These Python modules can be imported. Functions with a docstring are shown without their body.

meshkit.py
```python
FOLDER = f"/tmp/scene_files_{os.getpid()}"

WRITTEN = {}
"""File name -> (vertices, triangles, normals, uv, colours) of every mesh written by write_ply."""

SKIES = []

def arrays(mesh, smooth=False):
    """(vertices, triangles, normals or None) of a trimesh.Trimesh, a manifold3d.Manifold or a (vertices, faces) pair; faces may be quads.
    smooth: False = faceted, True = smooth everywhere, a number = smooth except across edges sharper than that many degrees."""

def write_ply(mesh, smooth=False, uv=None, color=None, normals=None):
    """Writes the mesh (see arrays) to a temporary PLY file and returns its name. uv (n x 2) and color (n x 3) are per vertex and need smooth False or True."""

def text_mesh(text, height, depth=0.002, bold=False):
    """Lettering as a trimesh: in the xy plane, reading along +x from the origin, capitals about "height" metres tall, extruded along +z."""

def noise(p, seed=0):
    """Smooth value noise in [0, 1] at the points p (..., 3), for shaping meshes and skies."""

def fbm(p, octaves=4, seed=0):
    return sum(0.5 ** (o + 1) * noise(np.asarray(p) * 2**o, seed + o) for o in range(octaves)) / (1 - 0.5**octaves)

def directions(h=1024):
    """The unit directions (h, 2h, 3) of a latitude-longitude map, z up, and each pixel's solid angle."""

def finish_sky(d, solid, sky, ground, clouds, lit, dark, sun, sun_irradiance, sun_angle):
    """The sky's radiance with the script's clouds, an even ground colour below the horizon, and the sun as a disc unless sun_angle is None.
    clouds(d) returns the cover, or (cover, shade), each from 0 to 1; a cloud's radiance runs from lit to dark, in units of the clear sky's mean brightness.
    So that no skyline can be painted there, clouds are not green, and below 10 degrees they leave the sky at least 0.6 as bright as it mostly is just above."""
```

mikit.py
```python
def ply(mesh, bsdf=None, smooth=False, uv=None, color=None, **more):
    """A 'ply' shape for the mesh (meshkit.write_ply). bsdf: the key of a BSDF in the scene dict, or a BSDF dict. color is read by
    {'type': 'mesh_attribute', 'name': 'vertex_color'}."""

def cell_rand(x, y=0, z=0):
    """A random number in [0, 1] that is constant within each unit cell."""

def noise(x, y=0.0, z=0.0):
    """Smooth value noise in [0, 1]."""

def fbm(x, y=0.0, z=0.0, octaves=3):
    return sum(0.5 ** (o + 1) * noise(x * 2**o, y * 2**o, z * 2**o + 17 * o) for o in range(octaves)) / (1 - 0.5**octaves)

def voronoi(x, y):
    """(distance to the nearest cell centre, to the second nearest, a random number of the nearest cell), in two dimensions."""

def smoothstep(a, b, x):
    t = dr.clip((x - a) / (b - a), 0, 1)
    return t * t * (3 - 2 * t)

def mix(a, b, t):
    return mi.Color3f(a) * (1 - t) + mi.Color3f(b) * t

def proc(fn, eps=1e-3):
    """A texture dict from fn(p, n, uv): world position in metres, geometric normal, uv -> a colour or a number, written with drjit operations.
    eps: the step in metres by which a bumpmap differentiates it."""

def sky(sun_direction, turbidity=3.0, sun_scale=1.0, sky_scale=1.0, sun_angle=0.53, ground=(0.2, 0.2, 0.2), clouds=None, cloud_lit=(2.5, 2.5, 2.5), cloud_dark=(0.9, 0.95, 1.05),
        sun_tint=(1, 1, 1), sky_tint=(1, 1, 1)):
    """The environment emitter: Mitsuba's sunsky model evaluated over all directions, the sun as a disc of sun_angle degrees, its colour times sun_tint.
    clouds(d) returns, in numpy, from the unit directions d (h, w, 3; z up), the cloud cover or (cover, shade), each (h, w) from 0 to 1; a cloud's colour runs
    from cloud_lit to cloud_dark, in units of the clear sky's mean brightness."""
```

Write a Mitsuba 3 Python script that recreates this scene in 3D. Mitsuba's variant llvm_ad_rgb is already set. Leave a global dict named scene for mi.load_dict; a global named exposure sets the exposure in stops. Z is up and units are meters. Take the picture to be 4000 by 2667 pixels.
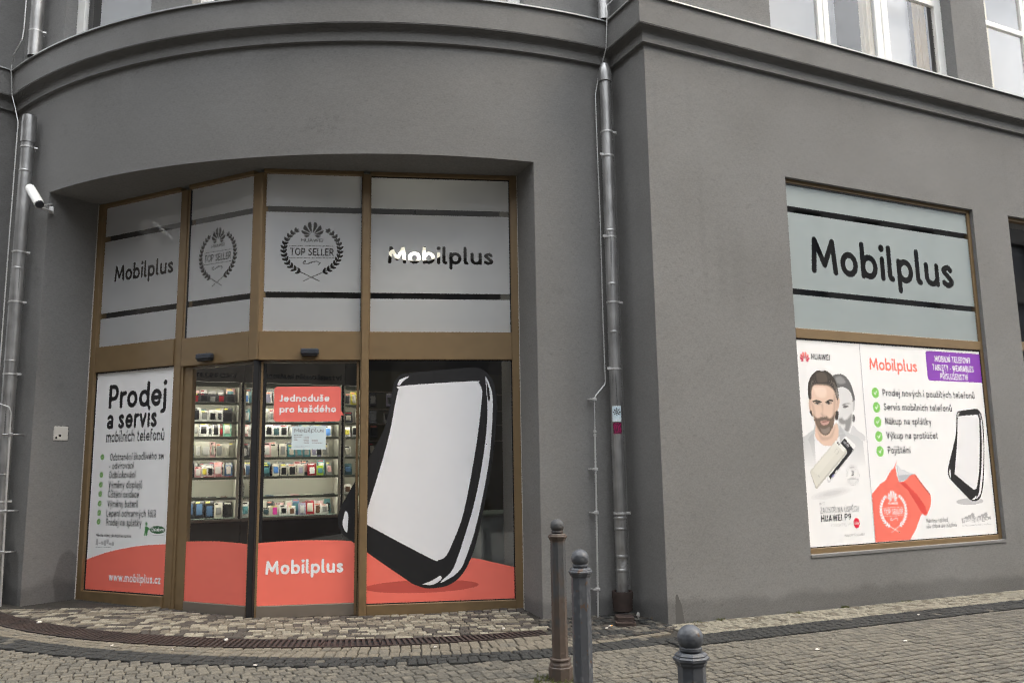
import math, random, numpy as np, trimesh, shapely, drjit as dr, mitsuba as mi, mikit, meshkit
from shapely.geometry import Polygon, LineString, MultiLineString, Point, box
from shapely.ops import unary_union
from shapely import affinity
T = mi.ScalarTransform4f
rng = random.Random(7)
scene, labels = {}, {}

# ---------------------------------------------------------------- camera, sky, exposure
EYE = np.array([0, 0, 1.6])
P_, R_, Y_ = 0.1505, -0.0161, 0.4440
fw = np.array([math.sin(Y_) * math.cos(P_), math.cos(Y_) * math.cos(P_), math.sin(P_)])
rt0 = np.array([math.cos(Y_), -math.sin(Y_), 0.0]); up0 = np.cross(rt0, fw)
upv = -rt0 * math.sin(R_) + up0 * math.cos(R_)
scene['camera'] = dict(type='perspective', fov=math.degrees(2 * math.atan(2000 / 3220)), fov_axis='x', near_clip=0.05, far_clip=400.0,
                       to_world=T().look_at(origin=EYE.tolist(), target=(EYE + fw).tolist(), up=upv.tolist()))
scene['sky'] = mikit.sky((0.55, -0.45, 0.75), turbidity=3, sun_scale=0.12, sun_angle=24, ground=(0.14, 0.14, 0.13),
                         clouds=lambda d: (1.0, 1 - np.clip(d[..., 2], 0, 1)), cloud_lit=(3.14, 3.2, 3.30), cloud_dark=(1.05, 1.07, 1.10), sun_tint=(1, 1, 1))   # overcast: three times brighter overhead than at the horizon
exposure = 3.95

# ---------------------------------------------------------------- materials
def rgb(c): return {'type': 'rgb', 'value': list(c)}
def pr(c, rough=0.5, metal=0.0, spec=0.5, **k):
    return {'type': 'twosided', 'bsdf': {'type': 'principled', 'base_color': c if isinstance(c, dict) else rgb(c), 'roughness': rough, 'metallic': metal, 'specular': spec, **k}}
def bump(b, fn, scale, eps=1e-3):
    inner = b['bsdf'] if b['type'] == 'twosided' else b
    return {'type': 'twosided', 'bsdf': {'type': 'bumpmap', 'arbitrary': {**mikit.proc(fn, eps)}, 'scale': scale, 'bsdf': inner}}
nz, fb, ss, mix = mikit.noise, mikit.fbm, mikit.smoothstep, mikit.mix

def stucco_c(p, n, uv):
    g = fb(p.x * 1.1 + 5, p.y * 1.1, p.z * 1.1, octaves=3)
    f = nz(p.x * 75, p.y * 75, p.z * 75)
    v = 0.80 + 0.28 * g + 0.22 * (f - 0.5)
    pit = ss(0.80, 0.90, nz(p.x * 36 + 9, p.y * 36, p.z * 36)); v = v * (1 - 0.10 * pit)
    w_ = fb(p.x * .55 + 3, p.y * .55, p.z * .35, octaves=2); v = v * (0.93 + 0.14 * w_)
    st_ = ss(0.60, 0.85, nz(p.x * 9, p.y * 9, p.z * 0.5)) * ss(0.35, 0.7, fb(p.x * 2, p.y * 2, p.z * .8 + 2, octaves=2)); v = v * (1 - 0.045 * st_)
    cr = ss(0.86, 0.93, nz(p.x * 3.1, p.y * 3.1, p.z * 2.3)) * ss(.45, .6, nz(p.x * 25, p.y * 25, p.z * 25)); v = v * (1 - 0.10 * cr)
    # damp and dirt: a ragged band above the paving, heavier at the corners by the downpipes
    gz_ = p.z - (-0.009 - 0.01355 * p.x + 0.01647 * p.y)
    edge = 0.10 + 0.30 * fb(p.x * 2.2, p.y * 2.2, 3.0, octaves=3)
    damp = 1 - ss(edge * 0.55, edge, gz_)
    def blob(cx, cy, cz, r, rz):
        q = dr.sqrt(dr.square((p.x - cx) / r) + dr.square((p.y - cy) / r) + dr.square((p.z - cz) / rz))
        return 1 - ss(0.82, 1.0, q + 0.35 * (fb(p.x * 5, p.y * 5, p.z * 5, octaves=2) - 0.5))
    st = dr.maximum(blob(-0.47, 11.09, 0.36, 0.16, 0.42), blob(-0.97, 11.08, 0.30, 0.20, 0.70))
    v = v * (1 - 0.28 * dr.clip(damp, 0, 1)) * (1 - 0.30 * dr.clip(st, 0, 1))
    return mix((0.193, 0.191, 0.185), (0.184, 0.184, 0.182), g) * v
scene['stucco'] = bump(pr(mikit.proc(stucco_c), 0.95, spec=0.2), lambda p, n, uv: nz(p.x * 90, p.y * 90, p.z * 90) + 0.6 * nz(p.x * 190, p.y * 190, p.z * 190), 0.0014, 2e-3)
scene['stain'] = pr((0.088, 0.087, 0.084), 0.9, spec=0.2)

def bronze_c(p, n, uv):
    f = fb(p.x * 9, p.y * 9, p.z * 9, octaves=3); d = ss(0.45, 0.0, p.z - 0.15)
    return mix((0.205, 0.140, 0.070), (0.175, 0.118, 0.060), f) * (1 - 0.25 * d * f)
scene['bronze'] = pr(mikit.proc(bronze_c), 0.45, metal=0.15)
scene['rail_metal'] = pr((0.20, 0.17, 0.14), 0.42, metal=0.3)
scene['black'] = pr((0.012, 0.012, 0.013), 0.5)
scene['dark_plastic'] = pr((0.03, 0.035, 0.045), 0.4)
scene['white_plastic'] = pr((0.70, 0.70, 0.67), 0.35)
scene['white_dirty'] = pr((0.52, 0.50, 0.46), 0.55)
def zinc_c(p, n, uv):
    f = fb(p.x * 7, p.y * 7, p.z * 5, octaves=3); s = nz(p.x * 60, p.y * 60, p.z * 2.2)
    drip = ss(0.62, 0.8, nz(p.x * 90, p.y * 90, p.z * 1.5)) * ss(0.55, 0.7, nz(3.1, p.z * 1.3, 0.7))
    low = ss(1.2, 0.0, p.z) * ss(0.45, 0.7, fb(p.x * 14, p.y * 14, p.z * 6 + 4, octaves=3))
    return mix((0.46, 0.46, 0.455), (0.27, 0.27, 0.268), ss(0.25, 0.8, 0.7 * f + 0.3 * s)) * (1 - 0.55 * drip) * (1 - 0.45 * low)
scene['zinc'] = pr(mikit.proc(zinc_c), 0.40, metal=0.75)
scene['steel'] = pr((0.60, 0.60, 0.59), 0.45, metal=0.6)
scene['flashing'] = pr((0.40, 0.41, 0.41), 0.5, metal=0.4)
def rust_c(p, n, uv):
    f = fb(p.x * 22, p.y * 22, p.z * 22, octaves=3)
    return mix((0.050, 0.032, 0.026), (0.026, 0.020, 0.018), f)
scene['rust_iron'] = pr(mikit.proc(rust_c), 0.75, metal=0.1)
scene['grate_iron'] = pr(mikit.proc(lambda p, n, uv: mix((0.036, 0.023, 0.019), (0.016, 0.012, 0.011), fb(p.x * 9, p.y * 9, 1.0, octaves=3))), 0.7, metal=0.1)
def bol_c(p, n, uv):
    f = fb(p.x * 18, p.y * 18, p.z * 14, octaves=3)
    pale = ss(0.62, 0.8, nz(p.x * 40, p.y * 40, p.z * 25)) * 0.5 + 0.9 * ss(0.55, 0.75, f) * ss(1.05, 1.15, p.z)
    chip = ss(0.70, 0.76, fb(p.x * 34, p.y * 34, p.z * 22 + 7, octaves=3)); low = ss(0.5, 0.0, p.z)
    return mix(mix((0.054, 0.059, 0.068), (0.14, 0.15, 0.16), dr.clip(0.55 * pale, 0, 1)), (0.075, 0.048, 0.034), dr.clip(chip + 0.4 * low * f, 0, 1))
scene['bollard_paint'] = bump(pr(mikit.proc(bol_c), 0.48), lambda p, n, uv: fb(p.x * 60, p.y * 60, p.z * 60, octaves=2), 0.003, 2e-3)
def bolr_c(p, n, uv):
    f = fb(p.x * 26, p.y * 26, p.z * 9, octaves=3)
    r = ss(0.35, 0.75, f + 0.52 * ss(0.95, 0.1, p.z) - 0.13 + 0.5 * ss(1.00, 1.05, p.z) * ss(1.10, 1.07, p.z))
    return mix((0.048, 0.050, 0.053), (0.064, 0.047, 0.037), r)
scene['bollard_rust'] = bump(pr(mikit.proc(bolr_c), 0.6), lambda p, n, uv: fb(p.x * 60, p.y * 60, p.z * 60, octaves=2), 0.004, 2e-3)

def stone(a, b, grain=0.5):
    def fn(p, n, uv):
        f = nz(p.x * 130, p.y * 130, p.z * 40); l = fb(p.x * 0.9, p.y * 0.9, 2.0, octaves=3); m = nz(p.x * 13, p.y * 13, 0.3)
        v = 1 - grain * 0.5 + grain * f
        return mix(a, b, dr.clip(0.55 * l + 0.6 * m - 0.1, 0, 1)) * v
    return bump(pr(mikit.proc(fn), 0.8, spec=0.35), lambda p, n, uv: nz(p.x * 90, p.y * 90, p.z * 90), 0.004, 2e-3)
scene['sett_a'] = stone((0.116, 0.106, 0.085), (0.078, 0.072, 0.060))
scene['sett_b'] = stone((0.092, 0.085, 0.070), (0.058, 0.055, 0.047))
scene['sett_tan'] = stone((0.131, 0.117, 0.091), (0.087, 0.077, 0.060))
scene['sett_light'] = stone((0.198, 0.183, 0.145), (0.146, 0.136, 0.107))
scene['sett_dark'] = stone((0.027, 0.027, 0.026), (0.019, 0.020, 0.019), 0.7)
scene['paver_dark'] = stone((0.055, 0.049, 0.041), (0.036, 0.032, 0.029))
scene['joint'] = stone((0.030, 0.028, 0.024), (0.020, 0.018, 0.015), 0.7)

scene['glass'] = {'type': 'thindielectric', 'int_ior': 1.5}
VC = {'type': 'mesh_attribute', 'name': 'vertex_color'}
scene['print'] = pr(VC, 0.55, spec=0.4)
scene['pack'] = pr(VC, 0.22, spec=0.6)
scene['film'] = {'type': 'principledthin', 'base_color': rgb((0.64, 0.65, 0.66)), 'roughness': 0.6, 'diff_trans': 0.7}
scene['film_green'] = pr((0.335, 0.385, 0.39), 0.65, spec=0.3)
scene['hook'] = pr((0.075, 0.070, 0.050), 0.8)
scene['room'] = pr((0.055, 0.052, 0.047), 0.9)
scene['dark_room'] = pr((0.05, 0.055, 0.055), 0.9)
scene['cream'] = pr((0.47, 0.455, 0.395), 0.7)
scene['counter'] = pr((0.035, 0.030, 0.026), 0.4)
scene['curtain'] = pr((0.50, 0.46, 0.36), 0.9)
scene['brown_cloth'] = pr((0.22, 0.15, 0.06), 0.9)
scene['blind'] = pr((0.40, 0.415, 0.43), 0.8)
scene['edge'] = pr((0.20, 0.215, 0.175), 0.25)
scene['shelf_glass'] = pr((0.30, 0.36, 0.32), 0.15)
scene['facade'] = pr((0.10, 0.097, 0.095), 0.9)
scene['board'] = pr((0.115, 0.108, 0.098), 0.8)
scene['asphalt'] = stone((0.055, 0.053, 0.05), (0.04, 0.04, 0.038))
scene['grass'] = {'type': 'principledthin', 'base_color': rgb((0.09, 0.10, 0.035)), 'roughness': 0.7, 'diff_trans': 0.6}

# ---------------------------------------------------------------- helpers
def numbered(k):
    if k not in scene and k not in labels: return k
    i = 1
    while f'{k}_{i:03d}' in scene or f'{k}_{i:03d}' in labels: i += 1
    return f'{k}_{i:03d}'
def add(name, mesh, bsdf, parent=None, smooth=False, color=None, label=None, cat=None, group=None, kind=None, to_world=None, **more):
    k = numbered(parent + '__' + name if parent else name)
    if color is not None and len(np.shape(color)) == 1:
        color = np.tile(np.asarray(color, float), (len(mesh.vertices), 1))
    d = mikit.ply(mesh, bsdf, smooth=smooth, color=color, **more)
    if to_world is not None: d['to_world'] = to_world
    scene[k] = d
    tag(k, label, cat, group, kind)
    return k
def tag(k, label=None, cat=None, group=None, kind=None):
    d = {a: b for a, b in dict(label=label, category=cat, group=group, kind=kind).items() if b}
    if d: labels[k] = d
def thing(name, label, cat, group=None, kind=None):
    k = numbered(name); labels[k] = {}; tag(k, label, cat, group, kind); return k
cat_ = trimesh.util.concatenate
def bx(lo, hi, c=0.0):
    lo, hi = np.minimum(lo, hi).astype(float), np.maximum(lo, hi).astype(float)
    if not c: return trimesh.creation.box(bounds=[lo, hi])
    pts = []
    for s in np.ndindex(2, 2, 2):
        v = np.where(s, hi, lo); i = np.where(s, -c, c)
        for a in range(3):
            q = v + i; q[a] = v[a]; pts.append(q)
    return trimesh.convex.convex_hull(np.array(pts))
def prism(poly, z0, z1):
    m = cat_([trimesh.creation.extrude_polygon(g, z1 - z0, engine='earcut') for g in getattr(poly, 'geoms', [poly])])
    m.apply_translation([0, 0, z0]); return m
def tube(pts, r, n=10):
    pts = np.asarray(pts, float)
    r = np.broadcast_to(r, (len(pts),))
    t = np.gradient(pts, axis=0); t /= np.linalg.norm(t, axis=1, keepdims=True) + 1e-12
    ref = np.array([0, 0, 1.0]) if abs(t[:, 2]).mean() < 0.7 else np.array([1.0, 0.2, 0])
    a = np.cross(t, ref); a /= np.linalg.norm(a, axis=1, keepdims=True); b = np.cross(t, a)
    an = np.arange(n) * 2 * np.pi / n
    V = pts[:, None] + r[:, None, None] * (np.cos(an)[None, :, None] * a[:, None] + np.sin(an)[None, :, None] * b[:, None])
    i, j = np.meshgrid(np.arange(len(pts) - 1), np.arange(n), indexing='ij')
    q = np.stack([i * n + j, i * n + (j + 1) % n, (i + 1) * n + (j + 1) % n, (i + 1) * n + j], -1).reshape(-1, 4)
    V = np.vstack([V.reshape(-1, 3), pts[0], pts[-1]]); e = n * len(pts)
    caps = [[(k + 1) % n, k, e] for k in range(n)] + [[e - n + k, e - n + (k + 1) % n, e + 1] for k in range(n)]
    m = trimesh.Trimesh(V, np.vstack([q[:, [0, 1, 2]], q[:, [0, 2, 3]], caps]), process=False); m.fix_normals(); return m
def lathe(prof, n=24, at=(0, 0, 0), phase=0.0):
    m = trimesh.creation.revolve(np.array(prof, float), sections=n)
    if phase: m.apply_transform(trimesh.transformations.rotation_matrix(phase, [0, 0, 1]))
    m.apply_translation(at); return m
class Plane:
    """A vertical plane: u along it, z up, off outwards."""
    def __init__(s, a, b):
        s.o = np.array([*a, 0.0]); d = np.array([*b, 0.0]) - s.o; s.d = d / np.linalg.norm(d); s.n = np.array([s.d[1], -s.d[0], 0.0])
        s.M = np.eye(4); s.M[:3, 0], s.M[:3, 1], s.M[:3, 2], s.M[:3, 3] = s.d, [0, 0, 1], s.n, s.o
    def at(s, u, z, off=0.0): return s.o + s.d * u + np.array([0, 0, z]) + s.n * off
    def box(s, u0, u1, z0, z1, o0, o1, c=0.0):
        m = bx((u0, z0, o0), (u1, z1, o1), c); m.apply_transform(s.M); return m
    def flat(s, geom, off):
        V, F, n = [], [], 0
        for g in getattr(geom, 'geoms', [geom]):
            if g.is_empty or g.geom_type != 'Polygon' or g.area < 1e-7: continue
            v, f = trimesh.creation.triangulate_polygon(g, engine='earcut')
            v, f = np.asarray(v), np.asarray(f)
            ar = np.cross(v[f[:, 1]] - v[f[:, 0]], v[f[:, 2]] - v[f[:, 0]])
            f = np.where((ar < 0)[:, None], f[:, ::-1], f)
            V.append(v); F.append(f + n); n += len(v)
        v = np.vstack(V); w = s.o + v[:, :1] * s.d + v[:, 1:2] * np.array([0, 0, 1.0]) + off * s.n
        return trimesh.Trimesh(w, np.vstack(F), process=False)
    def slab(s, geom, o0, o1):
        m = prism(geom, o0, o1); m.apply_transform(s.M); return m

# ---------------------------------------------------------------- lettering: a rounded stroke alphabet
def arc(cx, cy, rx, ry, a0, a1, n=14):
    t = np.radians(np.linspace(a0, a1, n)); return [(cx + rx * math.cos(x), cy + ry * math.sin(x)) for x in t]
def spl(pts, n=6):
    p = np.array(pts, float); q = np.vstack([2 * p[0] - p[1], p, 2 * p[-1] - p[-2]]); out = []
    for i in range(1, len(q) - 2):
        for t in np.linspace(0, 1, n, endpoint=False):
            a, b, c, d = q[i - 1], q[i], q[i + 1], q[i + 2]
            out.append(tuple(0.5 * (2 * b + (c - a) * t + (2 * a - 5 * b + 4 * c - d) * t * t + (3 * b - a - 3 * c + d) * t ** 3)))
    return out + [tuple(p[-1])]
XH = 0.70
def glyph(c, h):
    """(strokes, dots, advance) of one character; capitals are 1 high, h is half the stroke."""
    w, X, A, D = 0.64, XH - h, 1.0 - h, -0.30 + h
    cx, ry, rx = 0.32, XH / 2 - h, 0.32 - h
    bowl = arc(cx, XH / 2, rx, ry, 0, 360, 28); dot = h * 1.25
    S = lambda *p: list(p)
    L = {
        'o': ([bowl], [], w), 'c': ([arc(cx, XH / 2, rx, ry, 45, 315, 20)], [], 0.56),
        'e': ([arc(cx, XH / 2, rx, ry, 0, 318, 22), [(h, XH / 2), (w - h, XH / 2)]], [], w),
        'a': ([arc(0.27, XH - 0.24, 0.27 - h, 0.24 - h, 150, 0, 10) + [(0.54 - h, h)], arc(0.26, 0.21, 0.26 - h, 0.21 - h, 0, 360, 20)], [], 0.56),
        'b': ([bowl, [(h, h), (h, 1.04 - h)]], [], w), 'd': ([bowl, [(w - h, h), (w - h, 1.04 - h)]], [], w),
        'p': ([bowl, [(h, D), (h, X)]], [], w), 'q': ([bowl, [(w - h, D), (w - h, X)]], [], w),
        'g': ([bowl, [(w - h, X), (w - h, 0)] + arc(cx, 0, rx, 0.3 - h, 0, -150, 8)], [], w),
        'n': ([[(h, h), (h, X)], [(h, XH * 0.55)] + arc(0.30, XH - 0.28, 0.30 - h, 0.28 - h, 175, 0) + [(0.60 - h, h)]], [], 0.60),
        'h': ([[(h, h), (h, 1.04 - h)], [(h, XH * 0.55)] + arc(0.30, XH - 0.28, 0.30 - h, 0.28 - h, 175, 0) + [(0.60 - h, h)]], [], 0.60),
        'm': ([[(h, h), (h, X)], [(h, XH * 0.55)] + arc(0.26, XH - 0.25, 0.26 - h, 0.25 - h, 175, 0) + [(0.52 - h, h)], [(0.52 - h, XH * 0.55)] + arc(0.72 - h, XH - 0.25, 0.20, 0.25 - h, 175, 0) + [(0.92 - h, h)]], [], 0.92),
        'u': ([[(h, X)] + arc(0.30, 0.28, 0.30 - h, 0.28 - h, 180, 360) , [(0.60 - h, X), (0.60 - h, h)]], [], 0.60),
        'r': ([[(h, h), (h, X)], [(h, XH * 0.5)] + arc(0.30, XH - 0.28, 0.30 - h, 0.28 - h, 175, 80, 8)], [], 0.36),
        'i': ([[(h, h), (h, X)]], [(h, 0.98 - h * 0.6)], 2 * h), '\u0131': ([[(h, h), (h, X)]], [], 2 * h),
        'j': ([arc(-0.06, -0.12, 0.06 + h, 0.18 - h, 270, 360, 6) + [(h, X)]], [(h, 0.98 - h * 0.6)], 2 * h),
        'l': ([[(h, 1.04 - h)] + arc(0.17, 0.18, 0.17 - h, 0.18 - h, 180, 275, 7)], [], 0.26),
        't': ([[(0.14, 0.92 - h)] + arc(0.14 + 0.17, 0.19, 0.17, 0.19 - h, 180, 280, 7), [(h, X), (0.38 - h, X)]], [], 0.40),
        'f': ([[(0.14, h), (0.14, 0.82)] + arc(0.14 + 0.16, 0.84, 0.16, 0.20 - h, 180, 80, 7), [(h, X), (0.38 - h, X)]], [], 0.38),
        'k': ([[(h, h), (h, 1.04 - h)], [(0.52 - h, X), (h * 1.4, 0.31)], [(0.20, 0.40), (0.55 - h, h)]], [], 0.55),
        'v': ([[(h, X), (0.29, h), (0.58 - h, X)]], [], 0.58), 'w': ([[(h, X), (0.24, h), (0.44, X), (0.64, h), (0.88 - h, X)]], [], 0.88),
        'x': ([[(h, h), (0.54 - h, X)], [(h, X), (0.54 - h, h)]], [], 0.54), 'z': ([[(h, X), (0.50 - h, X), (h, h), (0.50 - h, h)]], [], 0.50),
        'y': ([[(h, X), (0.29, h)], [(0.58 - h, X), (0.22, D)]], [], 0.58),
        's': ([spl([(0.47 - h, XH - h - 0.07), (0.27, X), (h + .01, XH * 0.74), (0.26, XH * 0.51), (0.50 - h, XH * 0.27), (0.25, h), (h, h + 0.07)])], [], 0.50),
        'M': ([[(h, h), (h + 0.07, A), (0.47, 0.26), (0.94 - h - 0.07, A), (0.94 - h, h)]], [], 0.94),
        'N': ([[(h, h), (h, A), (0.68 - h, h), (0.68 - h, A)]], [], 0.68), 'H': ([[(h, h), (h, A)], [(0.68 - h, h), (0.68 - h, A)], [(h, 0.5), (0.68 - h, 0.5)]], [], 0.68),
        'P': ([[(h, h), (h, A)] + [(0.32, A)] + arc(0.32, A - 0.25, 0.29 - h, 0.25, 90, -90, 10) + [(h, A - 0.5)]], [], 0.60),
        'R': ([[(h, h), (h, A)] + [(0.32, A)] + arc(0.32, A - 0.24, 0.29 - h, 0.24, 90, -90, 10) + [(h, A - 0.48)], [(0.32, A - 0.48), (0.62 - h, h)]], [], 0.62),
        'B': ([[(h, h), (h, A), (0.32, A)] + arc(0.32, A - 0.21, 0.26 - h, 0.21, 90, -90, 9) + arc(0.34, (A - 0.42 + h) / 2, 0.28 - h, (A - 0.42 - h) / 2, 90, -90, 9) + [(h, h)], [(h, A - 0.42), (0.32, A - 0.42)]], [], 0.62),
        'D': ([[(h, h), (h, A), (0.30, A)] + arc(0.30, 0.5, 0.40 - h, 0.5 - h, 90, -90, 14) + [(h, h)]], [], 0.70),
        'O': ([arc(0.41, 0.5, 0.41 - h, 0.5 - h, 0, 360, 32)], [], 0.82), 'C': ([arc(0.41, 0.5, 0.41 - h, 0.5 - h, 48, 312, 24)], [], 0.72),
        'G': ([arc(0.41, 0.5, 0.41 - h, 0.5 - h, 48, 350, 24) + [(0.45, 0.46)]], [], 0.80),
        'S': ([spl([(0.56 - h, 0.88 - h * .4), (0.32, A), (h + .02, 0.75), (0.30, 0.52), (0.60 - h, 0.27), (0.30, h), (h, 0.13 + h * .3)])], [], 0.60),
        'E': ([[(0.54 - h, A), (h, A), (h, h), (0.54 - h, h)], [(h, 0.5), (0.48 - h, 0.5)]], [], 0.54), 'F': ([[(0.52 - h, A), (h, A), (h, h)], [(h, 0.5), (0.46 - h, 0.5)]], [], 0.52),
        'L': ([[(h, A), (h, h), (0.50 - h, h)]], [], 0.50), 'T': ([[(h, A), (0.60 - h, A)], [(0.30, A), (0.30, h)]], [], 0.60), 'I': ([[(h, h), (h, A)]], [], 2 * h),
        'A': ([[(h, h), (0.35, A), (0.70 - h, h)], [(0.15, 0.32), (0.55, 0.32)]], [], 0.70), 'V': ([[(h, A), (0.35, h), (0.70 - h, A)]], [], 0.70),
        'W': ([[(h, A), (0.28, h), (0.52, A), (0.76, h), (1.04 - h, A)]], [], 1.04), 'U': ([[(h, A)] + arc(0.34, 0.33, 0.34 - h, 0.33 - h, 180, 360) + [(0.68 - h, A)]], [], 0.68),
        'Y': ([[(h, A), (0.32, 0.46), (0.64 - h, A)], [(0.32, 0.46), (0.32, h)]], [], 0.64), 'Z': ([[(h, A), (0.58 - h, A), (h, h), (0.58 - h, h)]], [], 0.58),
        'K': ([[(h, h), (h, A)], [(0.58 - h, A), (h, 0.42)], [(0.22, 0.56), (0.62 - h, h)]], [], 0.62), 'X': ([[(h, h), (0.62 - h, A)], [(h, A), (0.62 - h, h)]], [], 0.62),
        'J': ([[(0.40 - h, A)] + arc(0.20, 0.24, 0.20 - h, 0.24 - h, 0, -150, 9)], [], 0.42),
        '-': ([[(h, 0.34), (0.30 - h, 0.34)]], [], 0.30), '.': ([], [(h * 1.1, h * 1.1)], 2.2 * h), ',': ([[(h, h), (h * 0.4, -h * 1.6)]], [], 2.2 * h), ':': ([], [(h, h * 1.1), (h, XH - h)], 2.2 * h), ' ': ([], [], 0.24),
        '#': ([[(0.10, h), (0.18, A)], [(0.36, h), (0.44, A)], [(h, 0.32), (0.5, 0.32)], [(h, 0.66), (0.52, 0.66)]], [], 0.54),
        '0': ([arc(0.29, 0.5, 0.29 - h, 0.5 - h, 0, 360, 24)], [], 0.58), '1': ([[(h, 0.8), (0.24, A), (0.24, h)]], [], 0.34), '7': ([[(h, A), (0.5 - h, A), (0.18, h)]], [], 0.5),
        '2': ([arc(0.27, 0.72, 0.25 - h, 0.28 - h, 160, -30, 10) + [(h, h), (0.52 - h, h)]], [], 0.53), '4': ([[(0.40, h), (0.40, A), (h, 0.30), (0.55 - h, 0.30)]], [], 0.55),
        '3': ([arc(0.26, 0.74, 0.24 - h, 0.26 - h, 150, -80, 10) + arc(0.26, 0.26, 0.27 - h, 0.26 - h, 80, -150, 11)], [], 0.54),
        '5': ([[(0.48 - h, A), (h + 0.03, A), (h, 0.56)] + arc(0.25, 0.31, 0.27 - h, 0.31 - h, 110, -150, 12)], [], 0.54), '8': ([arc(0.28, 0.73, 0.24 - h, 0.27 - h, 0, 360, 18), arc(0.28, 0.26, 0.28 - h, 0.26 - h, 0, 360, 18)], [], 0.56),
        '6': ([arc(0.28, 0.30, 0.28 - h, 0.30 - h, 0, 360, 18), arc(0.5, 0.34, 0.5 - h, 0.66 - h, 180, 110, 8)], [], 0.56), '9': ([arc(0.28, 0.70, 0.28 - h, 0.30 - h, 0, 360, 18), arc(0.06, 0.66, 0.5 - h, 0.66 - h, 0, -70, 8)], [], 0.56),
    }
    return L[c]
ACC = {'á': 'a´', 'é': 'e´', 'í': '\u0131´', 'ó': 'o´', 'ú': 'u´', 'ý': 'y´', 'č': 'cˇ', 'ě': 'eˇ', 'ř': 'rˇ', 'š': 'sˇ', 'ž': 'zˇ', 'ň': 'nˇ', 'ů': 'u°', 'Č': 'Cˇ', 'Ř': 'Rˇ', 'Š': 'Sˇ', 'Ě': 'Eˇ', 'Í': 'I´', 'Ú': 'U´', 'Á': 'A´'}
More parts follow.
